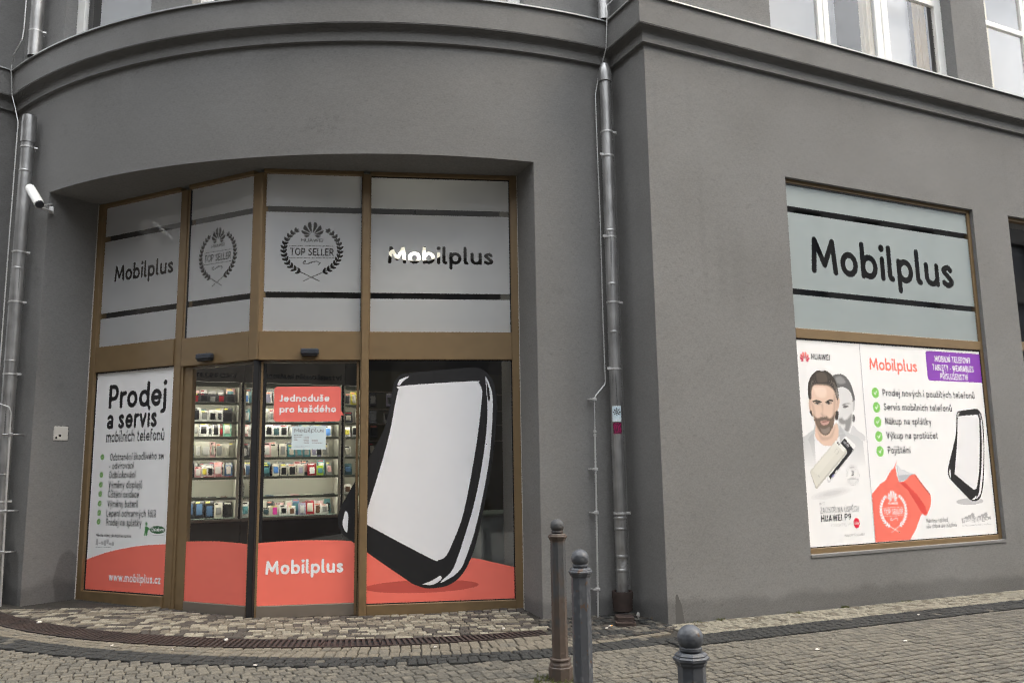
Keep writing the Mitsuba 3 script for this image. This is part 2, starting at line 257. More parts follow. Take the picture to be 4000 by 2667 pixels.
def text(s, stroke=0.15, gap=0.14, res=6):
    gap *= 0.72
    h, x, parts = stroke / 2, 0.0, []
    for c in s:
        base, acc = (ACC[c][0], ACC[c][1]) if c in ACC else (c, '')
        st, dots, adv = glyph(base, h)
        st = [list(l) for l in st]
        if acc:
            t, m = (1.0 if base.isupper() else XH), adv / 2
            if acc == '´': st.append([(m - 0.03, t + 0.10), (m + 0.08, t + 0.24)])
            elif acc == 'ˇ': st.append([(m - 0.12, t + 0.24), (m, t + 0.11), (m + 0.12, t + 0.24)])
            else: st.append(arc(m, t + 0.20, 0.085, 0.085, 0, 360, 14))
        hh = h * (0.8 if acc else 1)
        g = [LineString(l).buffer(hh if (acc and i == len(st) - 1) else h, quad_segs=res) for i, l in enumerate(st) if len(l) > 1] + [Point(d).buffer(h * 1.25, quad_segs=res) for d in dots]
        if g: parts.append(affinity.translate(unary_union(g), x, 0))
        x += adv + gap
    return unary_union(parts)
def put(g, u0, z0, cap, width=None, rot=0):
    """The text with its baseline's start at (u0, z0), capitals cap high, stretched to this width."""
    b = g.bounds; sx = cap if width is None else width / (b[2] - b[0])
    g = affinity.affine_transform(g, [sx, 0, 0, cap, u0 - b[0] * sx, z0])
    return affinity.rotate(g, rot, origin=(u0, z0)) if rot else g
def rrect(u0, z0, u1, z1, r): return box(u0 + r, z0 + r, u1 - r, z1 - r).buffer(r, quad_segs=5)
def ell(u, z, a, b, n=10): return affinity.scale(Point(u, z).buffer(1, quad_segs=n), a, b)
def leaf(u, z, l, w, ang):
    t = np.linspace(0, np.pi, 9); up = [(l * (1 - math.cos(x)) / 2, w * math.sin(x) * 0.5 * (1.15 - 0.3 * (1 - math.cos(x)) / 2)) for x in t]
    g = Polygon(up + [(a, -b) for a, b in up[::-1][1:-1]])
    return affinity.translate(affinity.rotate(g, ang, origin=(0, 0)), u, z)
def petals():
    """A fan of eight petals, its root at (0, 0), about 1 wide."""
    out = []
    for pts in ([(0.02, 0.02), (0.06, 0.50), (0.15, 0.53), (0.22, 0.46), (0.20, 0.30)], [(0.07, 0.02), (0.34, 0.39), (0.42, 0.30), (0.41, 0.19)],
                [(0.09, -0.01), (0.48, 0.16), (0.50, 0.08), (0.44, 0.0), (0.28, -0.045)], [(0.10, -0.05), (0.39, -0.085), (0.31, -0.155), (0.22, -0.155)]):
        g = Polygon(spl(pts + [pts[0]], 4)).buffer(0)
        out += [g, affinity.scale(g, -1, 1, origin=(0, 0))]
    return unary_union(out)
PET = petals()
def seal(cu, cz, w, h, words=True):
    """Laurel seal with the fan emblem, two words lines and a flourish, centred at (cu, cz), w wide, h high."""
    g = []
    for s in (1, -1):
        f = lambda a, r=0.86: (s * r * 0.98 * math.cos(math.radians(a)), 0.03 + r * 0.93 * math.sin(math.radians(a)))
        g.append(LineString([(s * -0.24, -1.0), f(-68)] + [f(a) for a in range(-62, 52, 4)]).buffer(0.012))
        for k, a in enumerate(np.linspace(-66, 52, 13)):
            u, z = f(a); tan = a + 90 if s > 0 else 180 - (a + 90)
            l = 0.165 - 0.003 * k
            g.append(leaf(u, z, l, 0.075, tan - s * 42)); g.append(leaf(u, z, l, 0.075, tan + s * 40))
        u, z = f(54); g.append(leaf(u, z, 0.12, 0.055, 146 if s > 0 else 34))
    g.append(affinity.translate(affinity.scale(PET, 0.64, 0.74, origin=(0, 0)), 0, 0.58))
    g.append(put(text('HUAWEI', 0.15, 0.16), -0.33, 0.31, 0.115, 0.66))
    g.append(put(text('TOP SELLER', 0.15, 0.13), -0.65, -0.15, 0.25, 1.30))
    g += [box(-0.68, 0.165, 0.68, 0.18), box(-0.68, -0.235, 0.68, -0.22)]
    fl = spl([(-0.20, -0.33), (-0.26, -0.39), (-0.20, -0.44), (-0.05, -0.40), (0.06, -0.345), (0.18, -0.35), (0.25, -0.40), (0.20, -0.45)])
    g += [LineString(fl).buffer(0.011), Point(-0.20, -0.345).buffer(0.03), LineString(spl([(-0.10, -0.42), (0.02, -0.35), (0.1, -0.38)])).buffer(0.008)]
    g = unary_union(g)
    return affinity.translate(affinity.scale(g, w / 2, h / 2, origin=(0, 0)), cu, cz)
def tick(u, z, r): return LineString([(u - 0.42 * r, z + 0.05 * r), (u - 0.08 * r, z - 0.36 * r), (u + 0.5 * r, z + 0.42 * r)]).buffer(0.11 * r)
def art(parent, plane, layers, off, step=0.0012, name='picture', bsdf='print', label=None):
    """Several flat coloured shapes as one printed sheet; later ones cover earlier ones, and only what shows is kept."""
    ms, cs, top = [], [], Polygon()
    for g, c in layers[::-1]:
        v = g.difference(top) if not top.is_empty else g
        top = top.union(g)
        v = shapely.set_precision(v, 1e-6) if not v.is_empty else v
        if v.is_empty or v.area < 1e-7: continue
        m = plane.flat(v, off); ms.append(m); cs.append(np.tile(c, (len(m.vertices), 1)))
    return add(name, cat_(ms), bsdf, parent, color=np.vstack(cs), label=label)
def pol(pts, r=0.0):
    g = Polygon(pts).buffer(0)
    return g.buffer(r, quad_segs=3).buffer(-2 * r, quad_segs=3).buffer(r, quad_segs=3) if r else g
def smooth_pol(pts, n=5): return Polygon(spl(list(pts) + [pts[0]], n)).buffer(0)

# ---------------------------------------------------------------- plan of the place
C = np.array([4.865, 14.459]); R = 6.805                      # the bay's arc
GA = (-0.009, -0.01355, 0.01647)
def gh(x, y): return GA[0] + GA[1] * x + GA[2] * y - 0.086 * (np.logaddexp(0, (5.62 - y) / 0.25) * 0.25) + 0.05 * np.exp(-((x - 3.9) ** 2 + (y - 8.35) ** 2) / 0.45)
RF = Plane((1.315, 9.09), (3.983, 8.23))                      # right side of the entrance glazing, u = 0 at the corner
LF = Plane((-0.33, 11.166), (1.315, 9.09))                    # left side, u = 2.649 at the corner
W0 = Plane((0, 7.0), (1, 7.0)); WG = Plane((0, 7.12), (1, 7.12)); UW = Plane((0, 7.15), (1, 7.15))
IL, IR = np.array([-1.365, 11.74]), np.array([4.99, 7.655])    # where the arc meets its two pilasters
ang = lambda p: math.atan2(p[1] - C[1], p[0] - C[0]) % (2 * math.pi)
def arcpts(a0, a1, r, n): return [(C[0] + r * math.cos(t), C[1] + r * math.sin(t)) for t in np.linspace(a0, a1, n)]
aL, aR = ang(IL), ang(IR)
oL, oR = ang((-0.789, 10.908)), ang((3.965, 7.70))             # the entrance opening
PLc = IL + 0.65 * np.array([-0.908, -0.418])
LFAR = PLc + 7 * np.array([-0.418, 0.908])
outline = Polygon([tuple(LFAR), tuple(PLc)] + arcpts(aL, aR, R, 90) + [(4.99, 7.0), (16, 7.0), (16, 18), (3, 22)])

# ---------------------------------------------------------------- the building
B = thing('grey_building', 'dark grey rendered corner building with a rounded shop bay and moulded cornice', 'building')
ZS = 4.905
lp = Polygon(arcpts(aL, oL, R, 12) + [(-0.33, 11.166), (-0.42, 11.5), (-1.2, 12.6), (-1.6, 12.2)])
rp = Polygon(arcpts(oR, aR, R, 16) + [(5.25, 7.66), (5.25, 8.75), (4.02, 8.75), (3.985, 8.232)])
add('bay_wall', cat_([prism(lp, -0.4, ZS), prism(rp, -0.4, ZS),
    prism(Polygon(arcpts(aL, aR, R, 96) + [(5.25, 7.66), (5.25, 9.2), (4.15, 8.95), (1.5, 9.8), (-0.1, 11.75), (-1.2, 12.6), (-1.6, 12.2)]), ZS, 6.17)]), 'stucco', B, smooth=25)
iw = np.array([0.908, 0.418]) * 0.4
add('side_wall', prism(Polygon([tuple(IL), tuple(PLc), tuple(LFAR), tuple(LFAR + iw), tuple(PLc + iw + np.array([-0.17, 0.36])), tuple(IL + np.array([0.25, 0.6]))]).buffer(0), -0.4, 10.0), 'stucco', B, smooth=25)
front = box(4.99, -0.4, 16, 10.0).difference(unary_union([box(6.915, 0.585, 10.217, 4.915), box(10.95, 0.585, 14.4, 4.92), box(6.85, 6.70, 10.2, 9.3), box(10.93, 6.70, 14.3, 9.3)]))
add('front_wall', W0.slab(front, -0.4, 0.0), 'stucco', B)
add('pilaster_side', bx((4.993, 7.4, -0.4), (5.35, 8.2, 10.0)), 'stucco', B)
lay = [(0.045, 6.165, 6.272)] + [(0.048 + 0.085 * (1 - math.cos(math.pi / 2 * (i + 1) / 6)), 6.272 + i * 0.010, 6.272 + (i + 1) * 0.010) for i in range(6)] + [(0.138, 6.332, 6.648)]
add('cornice', cat_([prism(outline.buffer(o, join_style='mitre', quad_segs=32), a, b) for o, a, b in lay]), 'stucco', B, smooth=25)
fl = outline.buffer(0.168, join_style='mitre', quad_segs=32)
add('flashing', cat_([prism(fl, 6.650, 6.658), prism(fl.difference(outline.buffer(0.160, join_style='mitre', quad_segs=32)), 6.641, 6.650)]), 'flashing', B, smooth=25)
w1a, w1b, w2a, w2b = ang((-0.80, 10.80)), ang((0.119, 9.652)), ang((0.527, 9.281)), ang((3.90, 7.78))
def ring(a0, a1, n=20): return Polygon(arcpts(a0, a1, R, n) + arcpts(a1, a0, R - 0.35, n))
add('upper_bay_wall', cat_([prism(ring(aL - 0.02, w1a), 6.66, 10.0), prism(ring(w1b, w2a), 6.66, 10.0), prism(ring(w2b, aR + 0.01), 6.66, 10.0), prism(ring(aL, aR, 60), 9.3, 10.0)]), 'stucco', B, smooth=25)
add('roof_slab', prism(outline.buffer(-0.2), 9.9, 10.05), 'dark_room', B)

def upper_window(plane, u0, u1, z0, z1, muls, transoms=(), name='upper_window', blinds=()):
    """White plastic window: frame, each mullion, pane; blinds are (u0, u1, material, name)."""
    w = numbered(B + '__' + name); labels[w] = {'label': 'white framed upper floor window'}
    labels[w]['label'] = name_label[len([k for k in labels if k.startswith(B + '__upper_window') and k.count('__') == 1]) - 1]
    f = 0.14
    add('frame', cat_([plane.box(u0, u0 + f, z0, z1, -0.06, 0.0, .006), plane.box(u1 - f, u1, z0, z1, -0.06, 0.0, .006), plane.box(u0 + f, u1 - f, z0, z0 + f, -0.06, -0.002, .006), plane.box(u0 + f, u1 - f, z1 - f, z1, -0.06, -0.002, .006)]), 'white_plastic', w)
    for a, b in muls:
        add('mullion', cat_([plane.box(a, (a + b) / 2 - 0.012, z0 + f, z1 - f, -0.06, -0.004, .006), plane.box((a + b) / 2 + 0.008, b, z0 + f, z1 - f, -0.06, -0.007, .006), plane.box((a + b) / 2 - 0.012, (a + b) / 2 + 0.008, z0 + f, z1 - f, -0.06, -0.02)]), 'white_plastic', w)
    for a, b, t in transoms:
        add('transom', plane.box(a, b, t, t + 0.085, -0.06, -0.005, .006), 'white_plastic', w)
    add('pane', plane.flat(box(u0 + 0.02, z0 + 0.02, u1 - 0.02, z1 - 0.02), -0.035), 'glass', w)
    for a, b, m, nm, o in blinds:
        n = 24; us = np.linspace(a, b, n + 1)
        wob = (0.018 if m != 'blind' else 0.0)
        V = np.array([plane.at(u, z, -o + wob * math.sin(u * 61 + 1.2 * math.sin(u * 23))) for z in (z0, z1) for u in us])
        F = np.array([[i, i + 1, n + 2 + i] for i in range(n)] + [[i, n + 2 + i, n + 1 + i] for i in range(n)])
        add(nm, trimesh.Trimesh(V, F, process=False), m, w, smooth=True)
    add('room', plane.flat(box(u0 - 0.4, z0 - 0.3, u1 + 0.4, z1 + 0.3), -1.1), 'dark_room', w)
name_label = ['narrow white upper window with a pale blind above the left of the bay', 'wide white upper window above the middle of the bay',
              'large white three part upper window with cream curtains above the right wall', 'white upper window cut by the right edge of the photo']
rin = lambda a, r=R - 0.14: (C[0] + r * math.cos(a), C[1] + r * math.sin(a))
p1 = Plane(rin(w1a), rin(w1b)); n1 = float(np.hypot(*(np.array(rin(w1a)) - rin(w1b))))
upper_window(p1, 0, n1 + 0.02, 6.64, 9.3, [], blinds=[(0.36, n1, 'blind', 'blind', 0.06)])
p2 = Plane(rin(w2a), rin(w2b)); n2 = float(np.hypot(*(np.array(rin(w2a)) - rin(w2b))))
upper_window(p2, 0, n2, 6.64, 9.3, [(1.2, 1.4), (2.4, 2.6)], blinds=[(2.6, n2 - .15, 'curtain', 'curtain', 0.3)])
upper_window(UW, 6.85, 10.2, 6.64, 9.3, [(7.81, 8.01), (8.86, 9.12)], [(9.12, 10.08, 7.90)], blinds=[(6.95, 8.9, 'blind', 'blind', 0.7), (8.95, 9.42, 'curtain', 'curtain', 0.32), (9.30, 9.80, 'blind', 'curtain', 0.22), (9.80, 10.08, 'brown_cloth', 'curtain', 0.16)])
upper_window(UW, 10.93, 14.3, 6.64, 9.3, [(12.02, 12.2)], [(11.07, 12.02, 7.88)], blinds=[(11.0, 11.62, 'curtain', 'curtain', 0.25), (11.6, 14.0, 'blind', 'blind', 0.5)])

# ---------------------------------------------------------------- right display window (y = 7.07, measured on 7.12 and scaled)
WG = Plane((0, 7.07), (1, 7.07))
def S(g): return affinity.scale(g, 0.993, 0.993, origin=(0, 1.6))
def sp(u, z): return (u * 0.993, 1.6 + (z - 1.6) * 0.993)
DW = B + '__display_window'
labels[DW] = {'label': 'bronze framed display window with frosted upper pane and posters below'}
x0, x1 = 6.915, 10.217
add('frame', cat_([WG.box(x0, x0 + .05, .585, 4.915, -.06, .02, .004), WG.box(x1 - .055, x1, .585, 4.915, -.06, .02, .004), WG.box(x0 + .05, x1 - .055, 4.868, 4.915, -.06, .018, .004), WG.box(x0 + .05, x1 - .055, .585, .652, -.06, .018, .004), WG.box(x0 + .05, x1 - .055, 3.010, 3.125, -.06, .024, .004)]), 'bronze', DW)
for m_ in [WG.box(x0 + .05, x1 - .055, 4.852, 4.868, -.03, .008), WG.box(x0 + .05, x1 - .055, 2.994, 3.010, -.03, .008), WG.box(x0 + .05, x1 - .055, .652, .664, -.03, .008), WG.box(x1 - .067, x1 - .055, .664, 2.994, -.03, .007)]: add('seal', m_, 'black', DW)
gu = box(x0 + .04, 3.12, x1 - .05, 4.87)
add('pane', WG.flat(gu, 0.0), 'glass', DW)
add('pane', WG.flat(box(x0 + .04, .64, x1 - .05, 3.02), 0.0), 'glass', DW)
filmW = gu.difference(unary_union([box(6, 4.515, 11, 4.59), box(6, 3.525, 11, 3.595), S(put(text('Mobilplus', 0.17, 0.15, 8), 7.36, 3.822, 0.452, 2.51))]))
add('frosted_film', WG.flat(filmW, -0.004), 'film_green', DW, label='frosted film with the shop name cut out of it')
add('room', cat_([bx((6.6, 9.6, 0.3), (14.8, 9.7, 6.1)), bx((6.5, 7.36, 0.3), (6.6, 9.7, 6.1)), bx((14.8, 7.36, .3), (14.9, 9.7, 6.1)), bx((6.5, 7.36, .1), (14.9, 9.7, .3)), bx((6.5, 7.36, 6.0), (14.9, 9.7, 6.1))]), 'dark_room', DW)
add('sill', W0.box(x0 + .003, x1 - .003, .560, .585 + .006, -0.07, 0.012), 'stucco', DW)
DW2 = B + '__side_window'
labels[DW2] = {'label': 'dark bronze framed window cut by the right edge of the photo'}
add('frame', cat_([WG.box(10.95, 11.0, .585, 4.92, -.06, .02, .004), WG.box(11, 14.35, 4.875, 4.92, -.06, .018, .004), WG.box(11, 14.35, .585, .652, -.06, .018), WG.box(14.35, 14.4, .585, 4.92, -.06, .02), WG.box(11, 14.35, 3.05, 3.165, -.06, .024, .004)]), 'bronze', DW2)
add('pane', WG.flat(box(10.99, .64, 14.36, 4.88), 0.0), 'glass', DW2)

# ---------------------------------------------------------------- posters in the display window
WHITE, RED, DK = (0.80, 0.80, 0.80), (0.82, 0.17, 0.125), (0.012, 0.012, 0.013)
GREEN = (0.22, 0.55, 0.12)
PA = thing('phone_advert_poster', 'white advert poster with a bearded man in a grey blazer above two phones', 'poster')
art(PA, WG, [(box(x0 + .05, .664, 7.98, 2.994), WHITE)], 0.003, name='sheet')
def blend(a, b, t): return tuple(a[i] * (1 - t) + b[i] * t for i in range(3))
PB = thing('services_poster', 'white poster with a green ticked services list and torn red corner', 'poster')
art(PB, WG, [(box(7.98, .664, x1 - .067, 2.994), WHITE)], 0.003, name='sheet')
add('fold_line', WG.flat(box(7.976, .664, 7.988, 2.994), 0.0045), 'print', PB, color=(0.50, 0.50, 0.52))
q = lambda pts, r=0: S(pol(pts, r)); qs = lambda pts: S(smooth_pol(pts))
hair = [(7.154, 2.35), (7.16, 2.454), (7.184, 2.53), (7.227, 2.589), (7.295, 2.639), (7.354, 2.655), (7.398, 2.647), (7.451, 2.657), (7.519, 2.627), (7.579, 2.571), (7.611, 2.504), (7.629, 2.427), (7.634, 2.36), (7.604, 2.311), (7.591, 2.369), (7.564, 2.426), (7.522, 2.463), (7.466, 2.481), (7.396, 2.487), (7.325, 2.487), (7.261, 2.483), (7.227, 2.455), (7.205, 2.398), (7.196, 2.322), (7.17, 2.312)]
face = [(7.196, 2.322), (7.205, 2.398), (7.227, 2.455), (7.261, 2.483), (7.325, 2.495), (7.396, 2.495), (7.466, 2.489), (7.522, 2.468), (7.564, 2.43), (7.587, 2.369), (7.583, 2.292), (7.569, 2.215), (7.549, 2.148), (7.53, 2.09), (7.495, 1.995), (7.437, 1.929), (7.377, 1.905), (7.31, 1.928), (7.265, 1.984), (7.237, 2.069), (7.216, 2.134), (7.2, 2.209), (7.193, 2.265)]
SK, SK2, SK3 = (0.68, 0.50, 0.40), (0.52, 0.37, 0.29), (0.36, 0.25, 0.19)
HR, HR2 = (0.045, 0.037, 0.032), (0.16, 0.13, 0.11)
BRD, BRD2 = (0.12, 0.085, 0.065), (0.27, 0.22, 0.19)
GH = [(0.10, 0.10, 0.10), (0.60, 0.60, 0.60), (0.30, 0.30, 0.30), (0.50, 0.50, 0.50)]
hairlines = unary_union([LineString(spl([(7.39 + 0.02 * k, 2.645 - 0.004 * abs(k)), (7.39 + 0.034 * k, 2.58), (7.385 + 0.042 * k, 2.495 - 0.006 * k * k * 0.2)])).buffer(0.0028) for k in (-4, -3, -2, -1, 1, 2, 3, 4)])
strands = unary_union([LineString(spl([(7.385 + .006 * k, 2.492 - .0004 * k * k), (7.39 + .0125 * k, 2.56 - .0004 * k * k), (7.393 + .0135 * k, 2.625 - .0007 * k * k)])).buffer(.0016 + .0011 * ((k * 7) % 3)) for k in range(-15, 16, 2)] + [LineString(spl([(7.205 + .006 * j, 2.33 + .02 * j), (7.195 + .008 * j, 2.42 + .02 * j), (7.23 + .01 * j, 2.53)])).buffer(.002) for j in range(3)] + [LineString(spl([(7.585 + .008 * j, 2.34), (7.588 + .008 * j, 2.42), (7.555 + .008 * j, 2.52)])).buffer(.003) for j in range(4)])
man = [
    (qs([(7.774, 1.925), (7.83, 2.016), (7.897, 1.959), (8.001, 1.906), (8.001, 1.834), (7.888, 1.877)]), (0.62, 0.62, 0.63)),
    (qs([(7.626, 2.456), (7.699, 2.468), (7.777, 2.45), (7.826, 2.413), (7.849, 2.355), (7.855, 2.287), (7.846, 2.2), (7.829, 2.132), (7.802, 2.064), (7.774, 1.987), (7.723, 1.939), (7.661, 1.977), (7.595, 2.024), (7.604, 2.12), (7.633, 2.35)]), (0.66, 0.66, 0.66)),
    (qs([(7.555, 2.597), (7.609, 2.615), (7.676, 2.623), (7.74, 2.61), (7.802, 2.568), (7.848, 2.501), (7.874, 2.424), (7.895, 2.336), (7.885, 2.278), (7.855, 2.287), (7.849, 2.355), (7.826, 2.413), (7.777, 2.45), (7.699, 2.468), (7.62, 2.46), (7.611, 2.504), (7.579, 2.571)]), (0.13, 0.13, 0.13)),
    (qs([(7.60, 2.58), (7.68, 2.60), (7.74, 2.57), (7.76, 2.52), (7.68, 2.50), (7.62, 2.52)]), (0.28, 0.28, 0.28)),
    (qs([(7.602, 2.096), (7.662, 2.106), (7.685, 2.082), (7.739, 2.092), (7.818, 2.151), (7.815, 2.083), (7.782, 1.997), (7.736, 1.939), (7.686, 1.958), (7.706, 2.025), (7.666, 2.025), (7.616, 2.043)]), (0.24, 0.24, 0.24)),
    (qs([(7.856, 2.297), (7.893, 2.317), (7.88, 2.239), (7.854, 2.18), (7.846, 2.2)]), (0.50, 0.50, 0.50)), (qs([(7.84, 2.151), (7.872, 2.123), (7.863, 2.074), (7.838, 2.055), (7.824, 2.084)]), (0.13, 0.13, 0.13)),
    (qs([(7.688, 2.238), (7.723, 2.254), (7.769, 2.249), (7.774, 2.235), (7.733, 2.222), (7.694, 2.224)]), (0.14, 0.14, 0.14)), (qs([(7.677, 2.255), (7.719, 2.275), (7.785, 2.281), (7.811, 2.272), (7.744, 2.266), (7.689, 2.244)]), (0.25, 0.25, 0.25)),
    (q([(7.237, 2.022), (7.213, 1.975), (7.108, 1.918), (7.0, 1.86), (7.0, 1.545), (7.217, 1.545), (7.203, 1.705), (7.199, 1.891)]), (0.52, 0.53, 0.54)),
    (q([(7.577, 2.043), (7.661, 1.977), (7.773, 1.92), (7.889, 1.882), (7.97, 1.834), (7.984, 1.545), (7.565, 1.545), (7.571, 1.797), (7.583, 1.91)]), (0.56, 0.57, 0.58)),
    (q([(7.62, 2.01), (7.70, 1.90), (7.66, 1.85), (7.60, 1.60), (7.57, 1.60), (7.575, 1.80), (7.583, 1.93)]), (0.46, 0.47, 0.48)),
    (q([(7.233, 2.022), (7.205, 1.956), (7.102, 1.854), (7.134, 1.798), (7.188, 1.55), (7.204, 1.55), (7.203, 1.705), (7.2, 1.891), (7.216, 1.975)]), (0.44, 0.45, 0.46)),
    (q([(7.206, 1.9), (7.263, 1.835), (7.334, 1.788), (7.409, 1.778), (7.487, 1.787), (7.557, 1.844), (7.6, 1.891), (7.565, 1.545), (7.198, 1.545), (7.203, 1.705)]), (0.80, 0.80, 0.81)),
    (qs([(7.237, 2.031), (7.264, 1.975), (7.315, 1.924), (7.377, 1.902), (7.436, 1.924), (7.486, 1.976), (7.564, 2.043), (7.59, 1.977), (7.582, 1.901), (7.543, 1.834), (7.487, 1.787), (7.409, 1.778), (7.334, 1.788), (7.263, 1.835), (7.22, 1.891)]), SK),
    (qs([(7.25, 1.99), (7.32, 1.90), (7.377, 1.885), (7.45, 1.90), (7.54, 2.0), (7.50, 1.90), (7.45, 1.86), (7.36, 1.84), (7.29, 1.86)]), SK2),
    (qs([(7.585, 2.311), (7.613, 2.335), (7.631, 2.312), (7.618, 2.254), (7.586, 2.196), (7.571, 2.215)]), SK2), (qs([(7.197, 2.303), (7.175, 2.303), (7.165, 2.237), (7.179, 2.171), (7.194, 2.171)]), SK2),
    (qs([(7.177, 2.19), (7.159, 2.166), (7.173, 2.143), (7.195, 2.11), (7.206, 2.134), (7.2, 2.171)]), HR), (qs([(7.568, 2.186), (7.61, 2.177), (7.604, 2.12), (7.581, 2.081), (7.55, 2.09)]), HR),
    (qs(face), SK), (qs([(7.564, 2.42), (7.587, 2.369), (7.583, 2.292), (7.565, 2.205), (7.542, 2.148), (7.507, 2.119), (7.53, 2.214), (7.542, 2.31)]), SK2),
    (qs([(7.193, 2.29), (7.225, 2.25), (7.25, 2.17), (7.245, 2.10), (7.212, 2.143), (7.198, 2.209)]), SK2),
    (qs([(7.25, 2.44), (7.33, 2.46), (7.43, 2.45), (7.44, 2.36), (7.36, 2.33), (7.28, 2.36)]), (0.76, 0.60, 0.50)),
    (qs(hair), HR), (qs([(7.30, 2.62), (7.39, 2.635), (7.46, 2.61), (7.47, 2.53), (7.39, 2.51), (7.31, 2.52)]), (0.10, 0.08, 0.065)),
    (qs([(7.60, 2.47), (7.625, 2.40), (7.615, 2.34), (7.595, 2.38)]), (0.30, 0.27, 0.24)),
    (qs([(7.212, 2.143), (7.241, 2.111), (7.287, 2.093), (7.347, 2.117), (7.38, 2.127), (7.418, 2.122), (7.453, 2.094), (7.507, 2.114), (7.558, 2.176), (7.543, 2.119), (7.519, 2.043), (7.486, 1.976), (7.43, 1.924), (7.377, 1.902), (7.315, 1.924), (7.27, 1.975), (7.235, 2.05)]), BRD),
    (qs([(7.26, 2.08), (7.30, 2.065), (7.31, 2.03), (7.285, 1.99), (7.26, 2.03)]), (0.20, 0.14, 0.10)), (qs([(7.47, 2.07), (7.51, 2.09), (7.51, 2.03), (7.48, 1.99), (7.46, 2.03)]), (0.20, 0.14, 0.10)),
    (qs([(7.303, 1.994), (7.346, 1.975), (7.404, 1.985), (7.457, 2.004), (7.452, 1.948), (7.384, 1.91), (7.323, 1.933)]), BRD2),
    (qs([(7.307, 2.06), (7.362, 2.072), (7.407, 2.075), (7.459, 2.063), (7.434, 2.033), (7.388, 2.018), (7.338, 2.022)]), (0.50, 0.31, 0.27)), (qs([(7.307, 2.058), (7.361, 2.062), (7.412, 2.065), (7.459, 2.063), (7.411, 2.055), (7.36, 2.051)]), (0.20, 0.08, 0.07)),
    (qs([(7.342, 2.259), (7.371, 2.269), (7.372, 2.2), (7.365, 2.15), (7.40, 2.127), (7.36, 2.122), (7.332, 2.135), (7.331, 2.154), (7.35, 2.165), (7.355, 2.193)]), SK2), (S(LineString([(7.336, 2.131), (7.36, 2.125), (7.40, 2.127)]).buffer(0.004)), SK3),
    (qs([(7.22, 2.275), (7.28, 2.29), (7.335, 2.28), (7.33, 2.25), (7.28, 2.245), (7.24, 2.255)]), (0.58, 0.42, 0.33)), (qs([(7.415, 2.275), (7.47, 2.295), (7.525, 2.285), (7.515, 2.26), (7.46, 2.25), (7.42, 2.258)]), (0.58, 0.42, 0.33)),
    (qs([(7.221, 2.296), (7.27, 2.307), (7.332, 2.297), (7.357, 2.283), (7.331, 2.277), (7.268, 2.288), (7.225, 2.28)]), HR), (qs([(7.411, 2.286), (7.448, 2.305), (7.501, 2.319), (7.537, 2.308), (7.531, 2.293), (7.486, 2.299), (7.433, 2.281)]), HR),
    (qs([(7.247, 2.266), (7.281, 2.28), (7.32, 2.272), (7.327, 2.262), (7.29, 2.255), (7.255, 2.258)]), (0.50, 0.42, 0.38)), (qs([(7.422, 2.27), (7.46, 2.285), (7.498, 2.286), (7.512, 2.275), (7.483, 2.263), (7.438, 2.260)]), (0.50, 0.42, 0.38)),
    (S(ell(7.29, 2.267, 0.019, 0.014)), (0.02, 0.015, 0.012)), (S(ell(7.467, 2.274, 0.019, 0.014)), (0.02, 0.015, 0.012)),
    (S(LineString([(7.247, 2.268), (7.281, 2.283), (7.327, 2.266)]).buffer(0.004)), (0.03, 0.02, 0.015)), (S(LineString([(7.422, 2.271), (7.46, 2.288), (7.512, 2.277)]).buffer(0.004)), (0.03, 0.02, 0.015)),
]
def soft(g, base, col, w, n=5):
    return [(g.buffer(w * (1 - 2 * (k + .5) / n)), blend(base, col, (k + .5) / n)) for k in range(n)]
def soften(l):
    out = []
    hg, fg = qs(hair), qs(face)
    for g, c in l:
        cs = tuple(round(x, 3) for x in c)
        if cs in (SK2, (0.76, 0.60, 0.50)): out += soft(g, SK, c, .016)
        elif cs == HR and g.equals(hg): out += [(x.intersection(fg.union(hg)), y) for x, y in soft(g, SK2, c, .013, 6)] + [(g.difference(fg.buffer(.004)), HR), (S(strands).intersection(g), (0.14, 0.118, 0.10))]
        elif cs == (0.58, 0.42, 0.33): out += soft(g, SK, c, .007, 4)
        elif cs in (BRD2, (0.20, 0.14, 0.10)): out += soft(g, BRD, c, .012)
        elif cs == BRD: out += soft(g, SK2, c, .010, 4)
        elif cs in ((0.10, 0.08, 0.065), (0.30, 0.27, 0.24)): out += soft(g, HR, c, .012)
        elif cs == (0.24, 0.24, 0.24): out += soft(g, (0.66, 0.66, 0.66), c, .014)
        elif cs == (0.28, 0.28, 0.28): out += soft(g, (0.13, 0.13, 0.13), c, .014)
        elif cs in ((0.46, 0.47, 0.48), (0.44, 0.45, 0.46)): out += soft(g, (0.54, 0.55, 0.56), c, .012, 4)
        else: out.append((g, c))
    return out
def fade(l, z1=1.95, z0=1.50):
    out = []
    for i, (g, c) in enumerate(l):
        if c[0] < .40 or i < 9 or i > 13 or g.bounds[1] > 1.7: out.append((g, c)); continue
        for k in range(16):
            za, zb = z0 + (z1 - z0) * k / 16, z0 + (z1 - z0) * (k + 1) / 16
            h = g.intersection(box(6, za - (1 if k == 0 else 0), 12, zb + (2 if k == 15 else 0)))
            t = 1 - k / 15.0
            out.append((h, blend(c, WHITE, t ** 1.5)))
    return out
man = soften(fade(man))
sh_el = [(S(ell(7.42, 1.245, a, b)), blend(WHITE, (0.45, 0.45, 0.46), t)) for a, b, t in ((0.33, 0.055, 0.14), (0.28, 0.045, 0.28), (0.22, 0.034, 0.42), (0.15, 0.022, 0.58))]
def shear(l): return [(affinity.skew(g, 0, 7, origin=(7.4, 1.24)), c) for g, c in l]
man += shear(sh_el)
